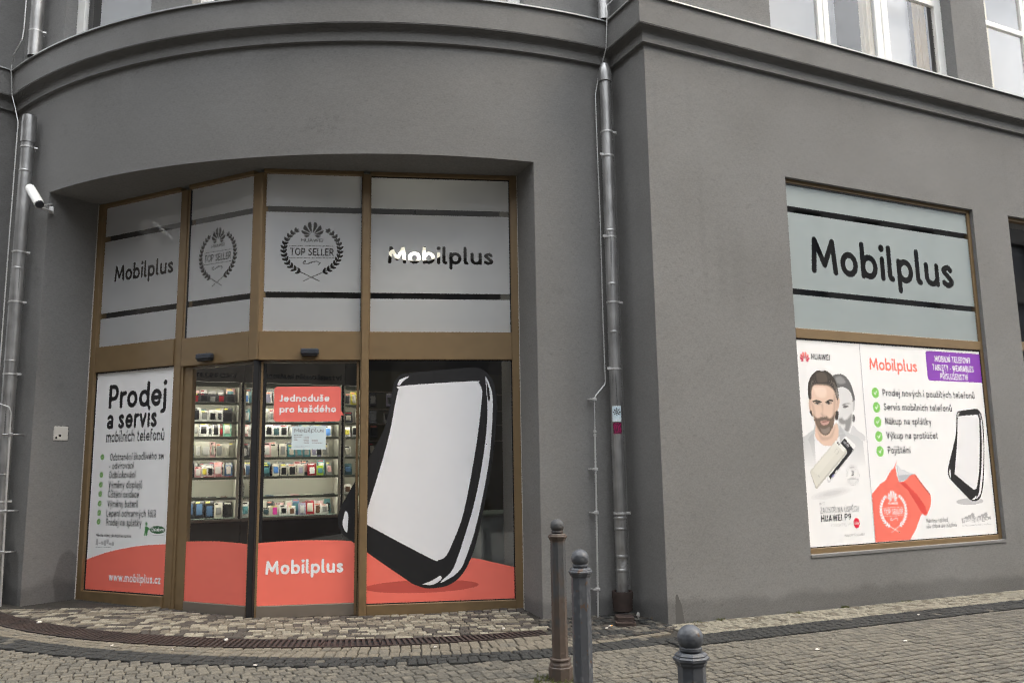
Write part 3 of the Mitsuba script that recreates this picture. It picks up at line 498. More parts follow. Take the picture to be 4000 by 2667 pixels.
man += [
    (q([(7.607, 1.824), (7.678, 1.885), (7.705, 1.895), (7.846, 1.794), (7.856, 1.761), (7.393, 1.363), (7.368, 1.359), (7.346, 1.392)], .006), (0.62, 0.62, 0.63)),
    (q([(7.612, 1.826), (7.680, 1.880), (7.705, 1.887), (7.838, 1.792), (7.842, 1.768), (7.40, 1.385), (7.36, 1.395)]), (0.80, 0.80, 0.80)),
    (q([(7.605, 1.812), (7.676, 1.869), (7.812, 1.73), (7.403, 1.397), (7.385, 1.433), (7.69, 1.686), (7.699, 1.71), (7.689, 1.738)]), (0.016, 0.017, 0.02)),
    (S(ell(7.74, 1.80, 0.02, 0.006)), (0.3, 0.3, 0.3)), (q([(7.485, 1.478), (7.515, 1.505), (7.535, 1.485), (7.505, 1.458)], .005), (0.70, 0.70, 0.70)), (q([(7.432, 1.436), (7.452, 1.455), (7.466, 1.441), (7.446, 1.42)]), (0.15, 0.14, 0.40)),
    (S(put(text('08:08', 0.10, 0.12, 3), 7.645, 1.82, 0.035, 0.10, -40)), (0.55, 0.57, 0.6)), (S(Point(7.79, 1.725).buffer(.008)), (0.75, 0.75, 0.75)),
    (q([(7.1, 1.493), (7.537, 1.843), (7.557, 1.847), (7.689, 1.738), (7.696, 1.71), (7.683, 1.686), (7.199, 1.303), (7.18, 1.295), (7.166, 1.313)], .008), (0.50, 0.49, 0.44)),
    (q([(7.106, 1.493), (7.537, 1.838), (7.555, 1.842), (7.680, 1.738), (7.684, 1.715), (7.19, 1.325), (7.174, 1.325)], .006), (0.64, 0.63, 0.57)),
    (q([(7.14, 1.50), (7.53, 1.815), (7.60, 1.755), (7.22, 1.445)], .01), (0.68, 0.67, 0.61)),
    (q([(7.515, 1.826), (7.556, 1.858 - .012), (7.682, 1.742), (7.640, 1.708)], .004), (0.78, 0.78, 0.75)),
    (S(Point(7.562, 1.816).buffer(.011)), (0.05, 0.04, 0.04)), (S(Point(7.579, 1.797).buffer(.011)), (0.05, 0.04, 0.04)), (S(Point(7.598, 1.780).buffer(.006)), (0.4, 0.3, 0.2)),
    (S(affinity.rotate(rrect(7.505, 1.685, 7.565, 1.735, .012).difference(rrect(7.509, 1.689, 7.561, 1.731, .010)), 38)), (0.42, 0.41, 0.37)), (S(LineString([(7.215, 1.455), (7.235, 1.43)]).buffer(.003)), (0.3, 0.3, 0.28))]
art(PA, WG, man, 0.0045, 0.00013, name='picture', label='printed picture of a bearded man in grey blazer above two phones')
GREY1, GREY2 = (0.20, 0.20, 0.21), (0.42, 0.42, 0.43)
def gradpet(u, z, w): return [(affinity.translate(affinity.scale(PET, w, w * 1.12, origin=(0, 0)), u, z), (0.62, 0.05, 0.09)), (affinity.translate(affinity.scale(PET.intersection(box(-1, 0.24, 1, 1)), w * .93, w * 1.08, origin=(0, 0)), u, z), (0.80, 0.22, 0.20))]
art(PA, WG, [(S(g), c) for g, c in gradpet(7.14, 2.775, 0.145)], 0.0060, name='emblem')
for g_, c_ in [
    (S(put(text('HUAWEI', 0.14, 0.22), 7.245, 2.777, 0.072, 0.29)), DK), (S(put(text('#OO', 0.08, 0.02, 3), 7.21, 1.112, 0.038, 0.085)), GREY2),
    (S(put(text('ZAOSTŘI NA ÚSPĚCH', 0.11, 0.20, 3), 7.215, 1.022, 0.066, 0.60)), GREY1), (S(put(text('HUAWEI', 0.16, 0.22), 7.22, 0.928, 0.076, 0.32)), DK), (S(put(text('P9', 0.13, 0.2), 7.585, 0.930, 0.076, 0.10)), DK),
    (S(put(text('CO-ENGINEERED WITH', 0.06, 0.2, 2), 7.368, 0.868, 0.030, 0.33)), GREY2), (S(ell(7.765, 0.893, 0.047, 0.058)), (0.65, 0.02, 0.05)), (S(put(text('Leica', 0.13, 0.06, 3), 7.733, 0.878, 0.036, 0.064)), WHITE),
    (S(put(text('MAKE IT POSSIBLE', 0.09, 0.24, 2), 7.56, 0.745, 0.030, 0.32)), GREY1),
    (S(unary_union([ell(7.76, 1.44, 0.104, 0.12).difference(ell(7.76, 1.44, 0.101, 0.117)), ell(7.76, 1.44, 0.085, 0.098).difference(ell(7.76, 1.44, 0.083, 0.096))]).difference(box(7.5, 1.385, 8, 1.425))), GREY2),
    (S(put(text('3', 0.13, 0.1), 7.742, 1.432, 0.058, 0.04)), DK), (S(unary_union([box(7.715 + .012 * i, 1.523, 7.724 + .012 * i, 1.534) for i in range(8)] + [box(7.712 + .011 * i, 1.404, 7.72 + .011 * i, 1.412) for i in range(9)] + [box(7.668 + .011 * i, 1.388, 7.676 + .011 * i, 1.396) for i in range(17)])), GREY2)]: art(PA, WG, [(g_, c_)], 0.0060 + (.0012 if c_ == WHITE else 0), name='lettering')
PUR = (0.22, 0.05, 0.40)
art(PB, WG, [(S(put(text('Mobilplus', 0.15, 0.13), 8.18, 2.69, 0.148, 0.83)), RED), (S(rrect(9.19, 2.592, 10.40, 2.97, .04)).intersection(box(7, 0, x1 - .068, 5)), PUR),
    (S(put(text('MOBILNÍ TELEFONY', 0.165, 0.20, 4), 9.35, 2.835, 0.080, 0.68)), WHITE), (S(put(text('TABLETY - WEARABLES', 0.165, 0.20, 4), 9.295, 2.723, 0.080, 0.78)), WHITE), (S(put(text('PŘÍSLUŠENSTVÍ', 0.165, 0.20, 4), 9.425, 2.612, 0.080, 0.53)), WHITE)],
    0.0045, name='heading')
lines = [('Prodej nových i použitých telefonů', 8.364, 2.375, 1.68), ('Servis mobilních telefonů', 8.364, 2.203, 1.22), ('Nákup na splátky', 8.368, 2.030, 0.81), ('Výkup na protiúčet', 8.368, 1.857, 0.91), ('Pojištění', 8.372, 1.682, 0.395)]
for i, (s, u, z, w) in enumerate(lines):
    lay_ = []
    lay_.append((S(put(text(s, 0.165, 0.19, 4), u, z, 0.088, w)), (0.035, 0.035, 0.04)))
    zc = 2.413 - 0.1752 * i
    art(PB, WG, lay_, 0.0045, name='list_line')
    art(PB, WG, [(S(ell(8.242, zc, 0.060, 0.064)), GREEN), (S(tick(8.242, zc, 0.050)), WHITE)], 0.0045, 0.0008, name='tick_mark')
tear = [(8.0, 1.18), (8.048, 1.212), (8.20, 1.33), (8.29, 1.365), (8.407, 1.496), (8.44, 1.50), (8.516, 1.604), (8.475, 1.522), (8.49, 1.42), (8.518, 1.34), (8.60, 1.35), (8.653, 1.373), (8.72, 1.42), (8.807, 1.434), (8.93, 1.30), (9.043, 1.18), (9.05, 1.12), (9.03, 1.04), (8.96, 0.95), (8.929, 0.928), (8.865, 0.958), (8.82, 0.90), (8.735, 0.773), (8.66, 0.70), (8.626, 0.66), (8.0, 0.66)]
art(PB, WG, [(q([(8.50, 1.56), (8.56, 1.50), (8.72, 1.45), (8.80, 1.43), (8.72, 1.42), (8.653, 1.373), (8.518, 1.34)]), (0.45, 0.46, 0.50)), (q([(8.51, 1.55), (8.60, 1.48), (8.75, 1.44), (8.70, 1.43), (8.60, 1.43), (8.52, 1.42)]), (0.66, 0.66, 0.69)),
    (q(tear).intersection(box(7.99, .664, 10, 3)), RED), (q([(8.52, 1.34), (8.60, 1.35), (8.80, 1.20), (8.93, 1.05), (8.96, 0.955), (8.92, 0.94), (8.865, 0.96), (8.78, 1.08), (8.66, 1.24)]), (0.70, 0.075, 0.06)),
    (q([(8.79, 1.43), (8.80, 1.43), (9.04, 1.19), (9.03, 1.18)]), (0.30, 0.03, 0.03)), (S(seal(8.385, 1.005, 0.50, 0.49)), WHITE)], 0.0045, name='torn_corner', label='torn red paper corner with a white laurel seal')
art(PB, WG, [(S(put(text('Měníme vzhled,', 0.15, 0.2, 3), 8.925, 0.841, 0.055, 0.40)), GREY1), (S(put(text('vše dobré ale zůstává', 0.15, 0.2, 3), 8.922, 0.775, 0.055, 0.545)), GREY1)], 0.0045, name='footer')
art(PB, WG, [(S(unary_union([box(9.57 + i * .062, 0.815 + .012 * (i * 7 % 3), 9.63 + i * .062, 0.875 + .017 * (i * 5 % 4)) for i in range(9)])), (0.40, 0.40, 0.41)), (S(put(text('mobilplus', 0.2, 0.14, 3), 9.60, 0.822, 0.06, 0.47)), (0.70, 0.70, 0.70)), (S(put(text('prodej a servis mobilních telefonů', 0.1, 0.12, 2), 9.57, 0.772, 0.020, 0.55)), GREY2)], 0.0045, name='old_logo')
# the poster's small phone picture: a plain phone with a blank screen
def phone_layers(f, mirror=False):
    body = [(1.40, 2.30), (1.43, 2.50), (1.49, 2.595), (1.60, 2.632), (2.266, 2.691), (2.37, 2.685), (2.46, 2.63), (2.53, 2.52), (2.56, 2.30), (2.545, 2.0), (2.49, 1.60), (2.35, 0.92), (2.25, 0.62), (2.15, 0.46), (2.05, 0.385), (1.956, 0.354), (1.80, 0.345), (1.68, 0.38), (1.571, 0.445), (0.964, 0.877), (0.88, 0.97), (0.855, 1.08), (0.90, 1.24), (1.19, 1.75), (1.33, 2.02)]
    scr = [(1.46, 2.36), (1.485, 2.45), (1.53, 2.492), (2.30, 2.54), (2.36, 2.52), (2.395, 2.45), (2.395, 2.35), (2.33, 1.85), (2.19, 1.14), (2.06, 0.80), (1.99, 0.67), (1.92, 0.635), (1.82, 0.655), (1.152, 1.022), (1.13, 1.06), (1.36, 1.85)]
    side = [(2.435, 2.60), (2.475, 2.52), (2.515, 2.36), (2.50, 2.0), (2.455, 1.60), (2.33, 1.02), (2.21, 0.66), (2.12, 0.50), (1.95, 0.40), (1.955, 0.425), (2.07, 0.54), (2.19, 0.86), (2.31, 1.25), (2.41, 1.75), (2.455, 2.2)]
    hl = [[(1.47, 2.50), (1.50, 2.56), (1.60, 2.595), (1.53, 2.54), (1.50, 2.50)], [(0.905, 1.06), (0.93, 1.16), (0.96, 1.13), (0.96, 1.02), (0.95, 0.94), (0.91, 1.0)], [(1.74, 0.385), (1.85, 0.38), (1.94, 0.43), (1.93, 0.47), (1.86, 0.43)]]
    return [(f(smooth_pol(body, 4)), DK), (f(smooth_pol(scr, 4)), (0.74, 0.74, 0.755)), (f(smooth_pol(side, 4)), (0.74, 0.74, 0.755)), (f(unary_union([smooth_pol(h, 4) for h in hl])), (0.74, 0.74, 0.75)), (f(smooth_pol([(2.445, 2.56), (2.475, 2.46), (2.485, 2.34), (2.46, 2.34)], 4)), DK)]
def small(g): return S(affinity.translate(affinity.scale(g, 0.445, 0.498, origin=(0, 0)), 9.02, 0.905))
art(PB, WG, [(S(ell(9.76, 1.075, 0.26, 0.042)), (0.50, 0.50, 0.51))] + phone_layers(small), 0.0045, 0.0008, name='phone_picture')

# ---------------------------------------------------------------- the entrance glazing
SF = thing('shopfront', 'brown bronze framed angled glass shopfront recessed in the rounded bay', 'shopfront')
UL = 2.649
# posts
add('post', RF.box(2.735, 2.815, 0.05, ZS, -.08, .05, .004), 'bronze', SF)
add('post', cat_([RF.box(1.085, 1.160, 0.03, 4.86, -.08, .085, .004), RF.box(1.072, 1.085, 0.03, 4.86, -.03, .05), RF.box(1.160, 1.170, 2.78, 4.86, -.02, .03)]), 'bronze', SF)
add('post', LF.box(-0.005, 0.080, 0.10, ZS, -.08, .05, .004), 'bronze', SF)
add('post', cat_([LF.box(1.392, 1.500, 0.05, 4.86, -.08, .022, .004), LF.box(1.500, 1.535, 0.05, 4.86, -.08, .012, .003)]), 'bronze', SF)
for m_ in [RF.box(-0.03, 0.0, 2.775, 4.86, -.05, .045, .004), LF.box(UL - .115, UL + .02, 2.775, 4.86, -.05, .048, .004)]: add('corner_post', m_, 'bronze', SF)
for m_ in [RF.box(-0.055, 0.0, 0.08, 2.772, -.10, .02), LF.box(UL - .06, UL + .02, 0.08, 2.772, -.10, .018)]: add('corner_seal', m_, 'black', SF)
add('jamb', LF.box(1.535, 1.640, 0.05, 2.770, -.09, -.004, .003), 'bronze', SF)
# rails: heads, transoms, sills
for nm, z0, z1, of in (('head', 4.86, ZS, .045),):
    add(nm, cat_([RF.box(1.160, 2.735, z0, z1, -.06, of, .004), RF.box(0.0, 1.085, z0, z1, -.06, of, .004)]), 'bronze', SF)
    add(nm, cat_([LF.box(0.08, 1.392, z0, z1, -.06, of, .004), LF.box(1.535, UL - .115, z0, z1, -.06, of, .004)]), 'bronze', SF)
add('transom', RF.box(1.160, 2.735, 2.775, 3.082, -.06, .040, .004), 'bronze', SF)
add('transom', RF.box(0.0, 1.085, 2.768, 3.082, -.06, .052, .004), 'bronze', SF)
add('transom', LF.box(0.08, 1.392, 2.798, 3.105, -.06, .040, .004), 'bronze', SF)
add('transom', LF.box(1.535, UL - .115, 2.772, 3.092, -.06, .052, .004), 'bronze', SF)
add('bottom_rail', RF.box(1.160, 2.735, 0.06, 0.200, -.06, .045, .004), 'bronze', SF)
add('bottom_rail', LF.box(0.08, 1.392, 0.08, 0.262, -.06, .045, .004), 'bronze', SF)
for m_ in [RF.box(0.0, 1.08, 0.02, 0.092, -.30, .03), LF.box(1.5, UL, 0.02, 0.088, -.30, .03)]: add('threshold', m_, 'rail_metal', SF)
# frosted upper panes with letters cut through
def upper_pane(pl, rect, cut):
    pn = add('upper_pane', pl.flat(box(*rect), 0.0), 'glass', SF)
    z = box(*rect).difference(unary_union([box(-1, 4.425, 5, 4.490), box(-1, 3.458, 5, 3.524), cut]))
    add('frosted_film', pl.flat(z, -0.004), 'film', pn)
upper_pane(RF, (1.168, 3.08, 2.737, 4.862), put(text('Mobilplus', 0.17, 0.15, 8), 1.36, 3.860, 0.198, 1.182))
upper_pane(RF, (0.0, 3.08, 1.074, 4.862), seal(0.530, 3.985, 0.72, 0.675))
upper_pane(LF, (0.078, 3.10, 1.394, 4.862), put(text('Mobilplus', 0.17, 0.15, 8), 0.285, 3.897, 0.200, 0.998))
upper_pane(LF, (1.533, 3.085, UL - .113, 4.862), seal(1.982, 4.003, 0.62, 0.685))
# lower panes
add('lower_pane', RF.flat(box(1.158, 0.19, 2.737, 2.778), 0.0), 'glass', SF)
add('lower_pane', LF.flat(box(0.078, 0.25, 1.394, 2.80), 0.0), 'glass', SF)
for m_ in [RF.box(1.160, 2.735, 2.765, 2.775, -.02, .012), RF.box(1.160, 2.735, 0.200, 0.209, -.02, .012), RF.box(2.726, 2.735, 0.209, 2.765, -.02, .011), RF.box(2.726, 2.735, 3.09, 4.85, -.02, .011), RF.box(1.160, 2.735, 4.85, 4.86, -.02, .012)]: add('pane_seal', m_, 'black', SF)
for m_ in [LF.box(0.08, 1.392, 2.786, 2.798, -.02, .012), LF.box(0.08, 0.092, 0.262, 2.786, -.02, .011), LF.box(0.08, 1.392, 0.262, 0.274, -.02, .012), LF.box(1.535, 1.545, 3.1, 4.85, -.02, .011), RF.box(0.0, 0.008, 3.09, 4.85, -.02, .011), RF.box(1.064, 1.072, 3.09, 4.85, -.02, .011)]: add('pane_seal', m_, 'black', SF)
for m_ in [LF.box(-0.022, -0.005, 0.10, ZS, 0.02, .058), RF.box(2.815, 2.823, 0.06, ZS, 0.02, .055)]: add('render_bead', m_, 'white_dirty', SF)
# sliding door leaves
for pl, u0, u1, nm in ((RF, 0.012, 1.060, 'right'), (LF, 1.640, UL - .06, 'left')):
    d = SF + '__sliding_door' if nm == 'right' else SF + '__sliding_door_001'
    labels[d] = {'label': f'{nm} leaf of the glass sliding door'}
    o = -0.012
    add('stile', pl.box(u0, u0 + .032, .10, 2.76, -.05, o + .012, .003), 'bronze', d)
    add('stile', pl.box(u1 - .028, u1, .10, 2.76, -.05, o + .012, .003), 'bronze', d)
    add('rail', pl.box(u0 + .032, u1 - .028, .10, .222, -.05, o + .014, .003), 'rail_metal', d)
    add('rail', pl.box(u0 + .032, u1 - .028, 2.742, 2.762, -.05, o + .010, .002), 'rail_metal', d)
    add('pane', pl.flat(box(u0 + .03, .21, u1 - .026, 2.745), o), 'glass', d)
# stickers on the glass
L1, L2 = LF, RF
rs = lambda pl, pts, lim: smooth_pol(pts, 4).intersection(box(*lim))
st = thing('door_sticker', 'red curved sticker on the lower right sliding door with the white shop name', 'sticker')
redD = Polygon(spl([(0.0, 0.855), (0.25, 0.868), (0.503, 0.873), (0.8, 0.866), (1.05, 0.850)], 6) + [(1.05, 0.1), (0.0, 0.1)]).intersection(box(0.045, .225, 1.031, 1))
art(st, RF, [(redD, RED)], -0.008, name='red_field')
art(st, RF, [(put(text('Mobilplus', 0.19, 0.14, 8), 0.125, 0.535, 0.140, 0.795), WHITE)], -0.0065, name='lettering')
st = thing('door_sticker', 'plain red curved sticker on the lower left sliding door', 'sticker')
redL = Polygon(spl([(1.6, 0.846), (1.8, 0.856), (2.081, 0.864), (2.3, 0.860), (2.6, 0.844)], 6) + [(2.6, 0.1), (1.6, 0.1)]).intersection(box(1.673, .225, UL - .089, 1))
art(st, LF, [(redL, RED)], -0.008, name='red_field')
st = thing('window_sticker', 'red sloping sticker along the bottom of the right shop window', 'sticker')
redR = Polygon(spl([(1.16, 0.760), (1.6, 0.745), (2.249, 0.649), (2.5, 0.592), (2.733, 0.534)], 6) + [(2.733, 0.1), (1.16, 0.1)]).intersection(box(1.161, .21, 2.725, 1))
art(st, RF, [(redR, RED), (smooth_pol(arc(1.74, 0.366, 0.60, 0.066, 0, 350, 24), 2).intersection(redR), (0.52, 0.085, 0.065))], 0.002, 0.0006, name='red_field')
st = thing('phone_sticker', 'large black and white phone picture on the right shop window and door', 'sticker')
pane_r, pane_d = box(1.161, .21, 2.725, 2.764), box(0.045, .225, 1.031, 2.74)
art(st, RF, [(g.intersection(pane_r), c) for g, c in phone_layers(lambda g: g)], 0.0042, 0.0008, name='picture')
art(st, RF, [(g.intersection(pane_d), c) for g, c in phone_layers(lambda g: g)], -0.0055, 0.0008, name='picture')
st = thing('speech_bubble_sticker', 'red speech bubble sticker with a white slogan on the right door', 'sticker')
bub = unary_union([rrect(0.165, 2.112, 0.868, 2.488, 0.035), Polygon([(0.85, 2.235), (0.868, 2.235), (0.905, 2.172), (0.85, 2.175)])])
art(st, RF, [(bub, (0.82, 0.17, 0.14))], -0.008, name='red_field')
art(st, RF, [(put(text('Jednoduše', 0.19, 0.14, 6), 0.222, 2.325, 0.076, 0.525), WHITE), (put(text('pro každého', 0.19, 0.14, 6), 0.225, 2.209, 0.076, 0.593), WHITE)], -0.0065, name='lettering')
st = thing('opening_hours_notice', 'pale blue opening hours notice taped to the right door glass', 'notice')
art(st, RF, [(box(0.358, 1.815, 0.715, 2.065), (0.60, 0.70, 0.73))], -0.008, name='sheet')
tl = [(put(text('Mobilplus', 0.12, 0.14, 5), 0.382, 1.998, 0.044, 0.31), GREY1), (put(text('Otevírací doba', 0.2, 0.12, 2), 0.383, 1.962, 0.013, 0.095), GREY1)]
for i, z in enumerate((1.945, 1.928, 1.911, 1.896, 1.880)):
    tl.append((unary_union([box(0.383, z, 0.383 + (0.075, 0.03, 0.04, 0, 0)[i] + .001, z + .007), box(0.485, z, 0.485 + 0.055, z + .008), box(0.57, z, 0.57 + (0.001, .001, 0.06, 0.06, 0.11)[i], z + .008)]), GREY2))
tl.append((unary_union([box(0.383, 1.85, 0.55, 1.854), box(0.383, 1.838, 0.50, 1.842)]), (0.5, 0.55, 0.58)))
art(st, RF, tl, -0.0065, 0.0001, name='lettering')
# the tall poster in the left pane
PT = thing('repair_poster', 'tall white poster with a ticked repair list and red foot left of the door', 'poster')
lim = box(0.093, .275, 1.385, 2.785)
redP = Polygon(spl([(0.0, 0.57), (0.084, 0.605), (0.35, 0.680), (0.624, 0.737), (1.0, 0.79), (1.39, 0.816)], 6) + [(1.4, 0.1), (0.0, 0.1)]).intersection(lim)
art(PT, LF, [(lim.difference(redP), WHITE)], 0.002, name='sheet')
art(PT, LF, [(redP, RED)], 0.0021, name='red_field')
art(PT, LF, [(put(text('Prodej', 0.175, 0.13, 8), 0.318, 2.352, 0.285, 0.965), DK), (put(text('a servis', 0.18, 0.13, 8), 0.308, 2.112, 0.245, 0.835), DK), (put(text('mobilních telefonů', 0.15, 0.17, 5), 0.308, 1.957, 0.135, 0.965), DK)], 0.0036, 0.0001, name='heading')
rows = [('Odstranění škodlivého sw', 1.744, 0.395, 0.89, 1), ('- odvirování', 1.644, 0.392, 0.41, 0), ('Odblokování', 1.538, 0.391, 0.45, 1), ('Výměny displejů', 1.424, 0.393, 0.565, 1), ('Čištění oxidace', 1.316, 0.392, 0.52, 1), ('Výměny baterií', 1.207, 0.393, 0.512, 1), ('Lepení ochranných fólií', 1.100, 0.388, 0.81, 1), ('Prodej na splátky', 0.998, 0.389, 0.585, 1)]
for s, z, u, w, t in rows:
    art(PT, LF, [(put(text(s, 0.165, 0.19, 4), u, z, 0.086, w), (0.02, 0.02, 0.022))], 0.0036, name='list_line')
    if t: art(PT, LF, [(ell(0.262, z + 0.045, 0.032, 0.034), (0.17, 0.36, 0.10)), (tick(0.262, z + 0.045, 0.024), WHITE)], 0.0036, 0.0003, name='tick_mark')
art(PT, LF, [(put(text('www.mobilplus.cz', 0.17, 0.17, 5), 0.486, 0.385, 0.095, 0.835), WHITE)], 0.0040, name='web_address')
cg = (0.03, 0.10, 0.04)
art(PT, LF, [(ell(1.235, 0.968, 0.118, 0.043), cg), (ell(1.055, 1.028, 0.018, 0.02), (0.06, 0.22, 0.07)), (pol([(1.035, 1.0), (1.075, 1.0), (1.12, 0.975), (1.085, 0.96), (1.075, 0.90), (1.06, 0.90), (1.055, 0.93), (1.04, 0.90), (1.025, 0.90), (1.035, 0.95)]), (0.06, 0.22, 0.07)),
    (put(text('Cetelem', 0.19, 0.14, 4), 1.14, 0.952, 0.042, 0.19), WHITE)], 0.0036, 0.0004, name='green_logo')
art(PT, LF, [(put(text('Měníme vzhled, vše dobré ale zůstává', 0.16, 0.12, 3), 0.232, 0.873, 0.036, 0.583), DK),
    (unary_union([box(0.235 + .045 * i, 0.775 + .01 * (i * 5 % 3), 0.272 + .045 * i, 0.845 - .012 * (i * 7 % 4)) for i in range(7)]), (0.45, 0.45, 0.45)), (box(0.235, .752, .50, .758), GREY2), (box(1.16, 0.905, 1.33, 0.911), GREY2)], 0.0036, 0.0004, name='footer')
# door sensors
for pl, u0, u1, lab in ((LF, 1.83, 2.05, 'small black door sensor on the bronze transom above the left door'), (RF, 0.443, 0.633, 'small black door sensor on the bronze transom above the right door')):
    s = thing('door_sensor', lab, 'sensor')
    add('housing', pl.box(u0, u1, 2.822, 2.885, .055, .125, .012), 'dark_plastic', s)
    add('visor', pl.box(u0 + .012, u1 - .012, 2.805, 2.822, .06, .112, .004), 'black', s)

# ---------------------------------------------------------------- inside the shop
SR = B + '__shop_room'
room = [bx((-0.8, 11.9, 0.0), (6.5, 12.0, ZS)), bx((6.4, 8.2, 0.0), (6.5, 11.9, ZS))]
fp = Polygon([(-0.2, 11.9), (-0.25, 11.3), (1.45, 9.2), (4.0, 8.35), (6.4, 8.6), (6.4, 11.9)])
add('walls', cat_(room), 'room', SR)
add('floor', prism(fp, -0.1, 0.09), 'room', SR)
YS = 11.4
SHZ = [2.49, 2.24, 2.045, 1.775, 1.525, 1.265, 1.005]
cabs = [(-0.05, 1.45, 'left'), (1.475, 2.785, 'middle'), (2.81, 3.10, 'right')]
for x0_, x1_, nm in cabs:
    cb = thing('display_cabinet', f'{nm} lit cream display cabinet with glass shelves inside the shop', 'cabinet')
    add('back_panel', bx((x0_, YS + .27, 0.98), (x1_, YS + .29, 2.74)), 'cream', cb)
    add('side_panel', cat_([bx((x1_ - .045, YS, 0.98), (x1_ - .012, YS + .27, 2.74)), bx((x1_ - .012, YS - .02, 0.98), (x1_ + .013, YS + .27, 2.76))]), 'cream', cb)
    add('side_panel', bx((x0_, YS, 0.98), (x0_ + .02, YS + .27, 2.74)), 'cream', cb)
    add('front_post', bx((x1_ - .012, YS - .03, 0.95), (x1_ + .014, YS - .021, 2.76)), 'black', cb)
    for z in SHZ: add('shelf', bx((x0_ + .02, YS - .01, z - .010), (x1_ - .045, YS + .27, z), .003), 'shelf_glass', cb)
    add('top_lip', bx((x0_ + .02, YS - .022, 2.695), (x1_ - .045, YS - .012, 2.758), .002), 'edge', cb)
    for z in SHZ[:-1]: add('shelf_edge', bx((x0_ + .02, YS - .022, z - .030), (x1_ - .045, YS - .012, z + .002), .002), 'edge', cb)
    add('base', bx((x0_, YS - .02, 0.09), (x1_ + .02, YS + .3, 0.975), .004), 'counter', cb)
    add('base_lip', bx((x0_, YS - .035, 0.955), (x1_ + .02, YS - .021, 0.99), .003), 'rail_metal', cb)
    tops = [2.745] + [z - .010 for z in SHZ[:-1]]
    ls = cat_([bx((x0_ + .05, YS + .0, t - .014), (x1_ - .08, YS + .03, t - .004)) for t in tops])
    k = add('light_strip', ls, 'white_plastic', cb)
    scene[k]['emitter'] = {'type': 'area', 'radiance': rgb((0.86, 0.82, 0.70))}
    bd = thing('header_board', f'dark grey header board with raised capitals above the {nm} cabinet', 'sign')
    add('board', bx((x0_, YS - .05, 2.76), (x1_ + .02, YS + .25, 3.5)), 'counter' if nm == 'right' else 'board', bd)
    words = {'left': [('TELEFONY', 0.84, 2.815, 0.055, 0.53)], 'middle': [('ORIGINÁLNÍ PŘÍSLUŠENSTVÍ', 1.62, 2.822, 0.055, 1.14)], 'right': []}[nm]
    for s, u, z, cap, w in words:
        pb = Plane((0, YS - .052), (1, YS - .052))
        add('lettering', pb.slab(put(text(s, 0.24, 0.12, 4), u, z, cap, w), 0, .012), 'black', bd)

ORD = ['first', 'second', 'third', 'fourth', 'fifth', 'sixth', 'seventh', 'eighth', 'ninth', 'tenth', 'eleventh', 'twelfth']
SHN = ['top', 'second', 'third', 'fourth', 'fifth', 'sixth', 'bottom']
COL = {'black': (.02, .02, .022), 'grey': (.30, .30, .29), 'dark grey': (.06, .06, .065), 'white': (.74, .73, .70), 'green': (.18, .42, .30), 'lime green': (.45, .62, .06), 'pink': (.70, .42, .42), 'clear': (.52, .50, .43), 'blue': (.09, .17, .30), 'teal': (.10, .26, .30), 'red': (.38, .03, .04), 'coral': (.70, .25, .18), 'magenta': (.55, .05, .28), 'dark teal': (.05, .09, .10), 'yellow': (.70, .62, .10), 'bright blue': (.12, .28, .65), 'lilac': (.33, .31, .42), 'brown': (.16, .09, .06)}
def package(cab, sh, n, xa, xb, h, body, ins, depth=0.05, hang=False, back=False):
    lab = f'{body} accessory package, {ORD[n]} from left on {SHN[sh]} shelf of {cab} cabinet'
    if hang: lab = f'{body} package hanging {ORD[n]} from left in the {SHN[sh]} row of the dark hook panel'
    if back: lab = f'{body} accessory package, {ORD[n]} from left in back row of {SHN[sh]} shelf, {cab} cabinet'
    k = thing('phone_accessory', lab, 'package')
    z0, w = SHZ[sh] + .001, (xb - xa) * 1.06
    h = min(h * 1.12, .225)
    M = np.eye(4); t = math.radians(rng.uniform(6, 13)); r2 = math.radians(rng.uniform(-9, 9))
    M = trimesh.transformations.translation_matrix([(xa + xb) / 2, YS + rng.uniform(.07, .10) + (.085 if back else 0), z0]) @ trimesh.transformations.rotation_matrix(r2, [0, 0, 1]) @ trimesh.transformations.rotation_matrix(-t, [1, 0, 0])
    m = bx((-w / 2, 0, 0), (w / 2, depth * rng.uniform(.5, .9), h), .004); m.apply_transform(M)
    c = np.array(COL[body]) * rng.uniform(.9, 1.08); add('card', m, 'pack', k, color=np.clip(c, 0, .82))
    a, b = rng.uniform(.13, .24), rng.uniform(.10, .26)
    m = bx((-w / 2 + w * a, -.008, h * b), (w / 2 - w * a * .9, -.001, h * rng.uniform(.66, .84)), .003); m.apply_transform(M)
    add('insert', m, 'pack', k, color=np.array(COL[ins]) * rng.uniform(.85, 1.1))
    if rng.random() < .75:
        m = bx((-w * .42, -.004, h * .86), (w * rng.uniform(-.05, .35), -.001, h * .95)); m.apply_transform(M)
        add('price_tag', m, 'pack', k, color=COL[rng.choice(['red', 'yellow', 'black', 'white', 'coral'])])
PXL = lambda px: .84 + (px - 170) * .000914
PXM = lambda px: 1.67 + (px - 1060) * .001036
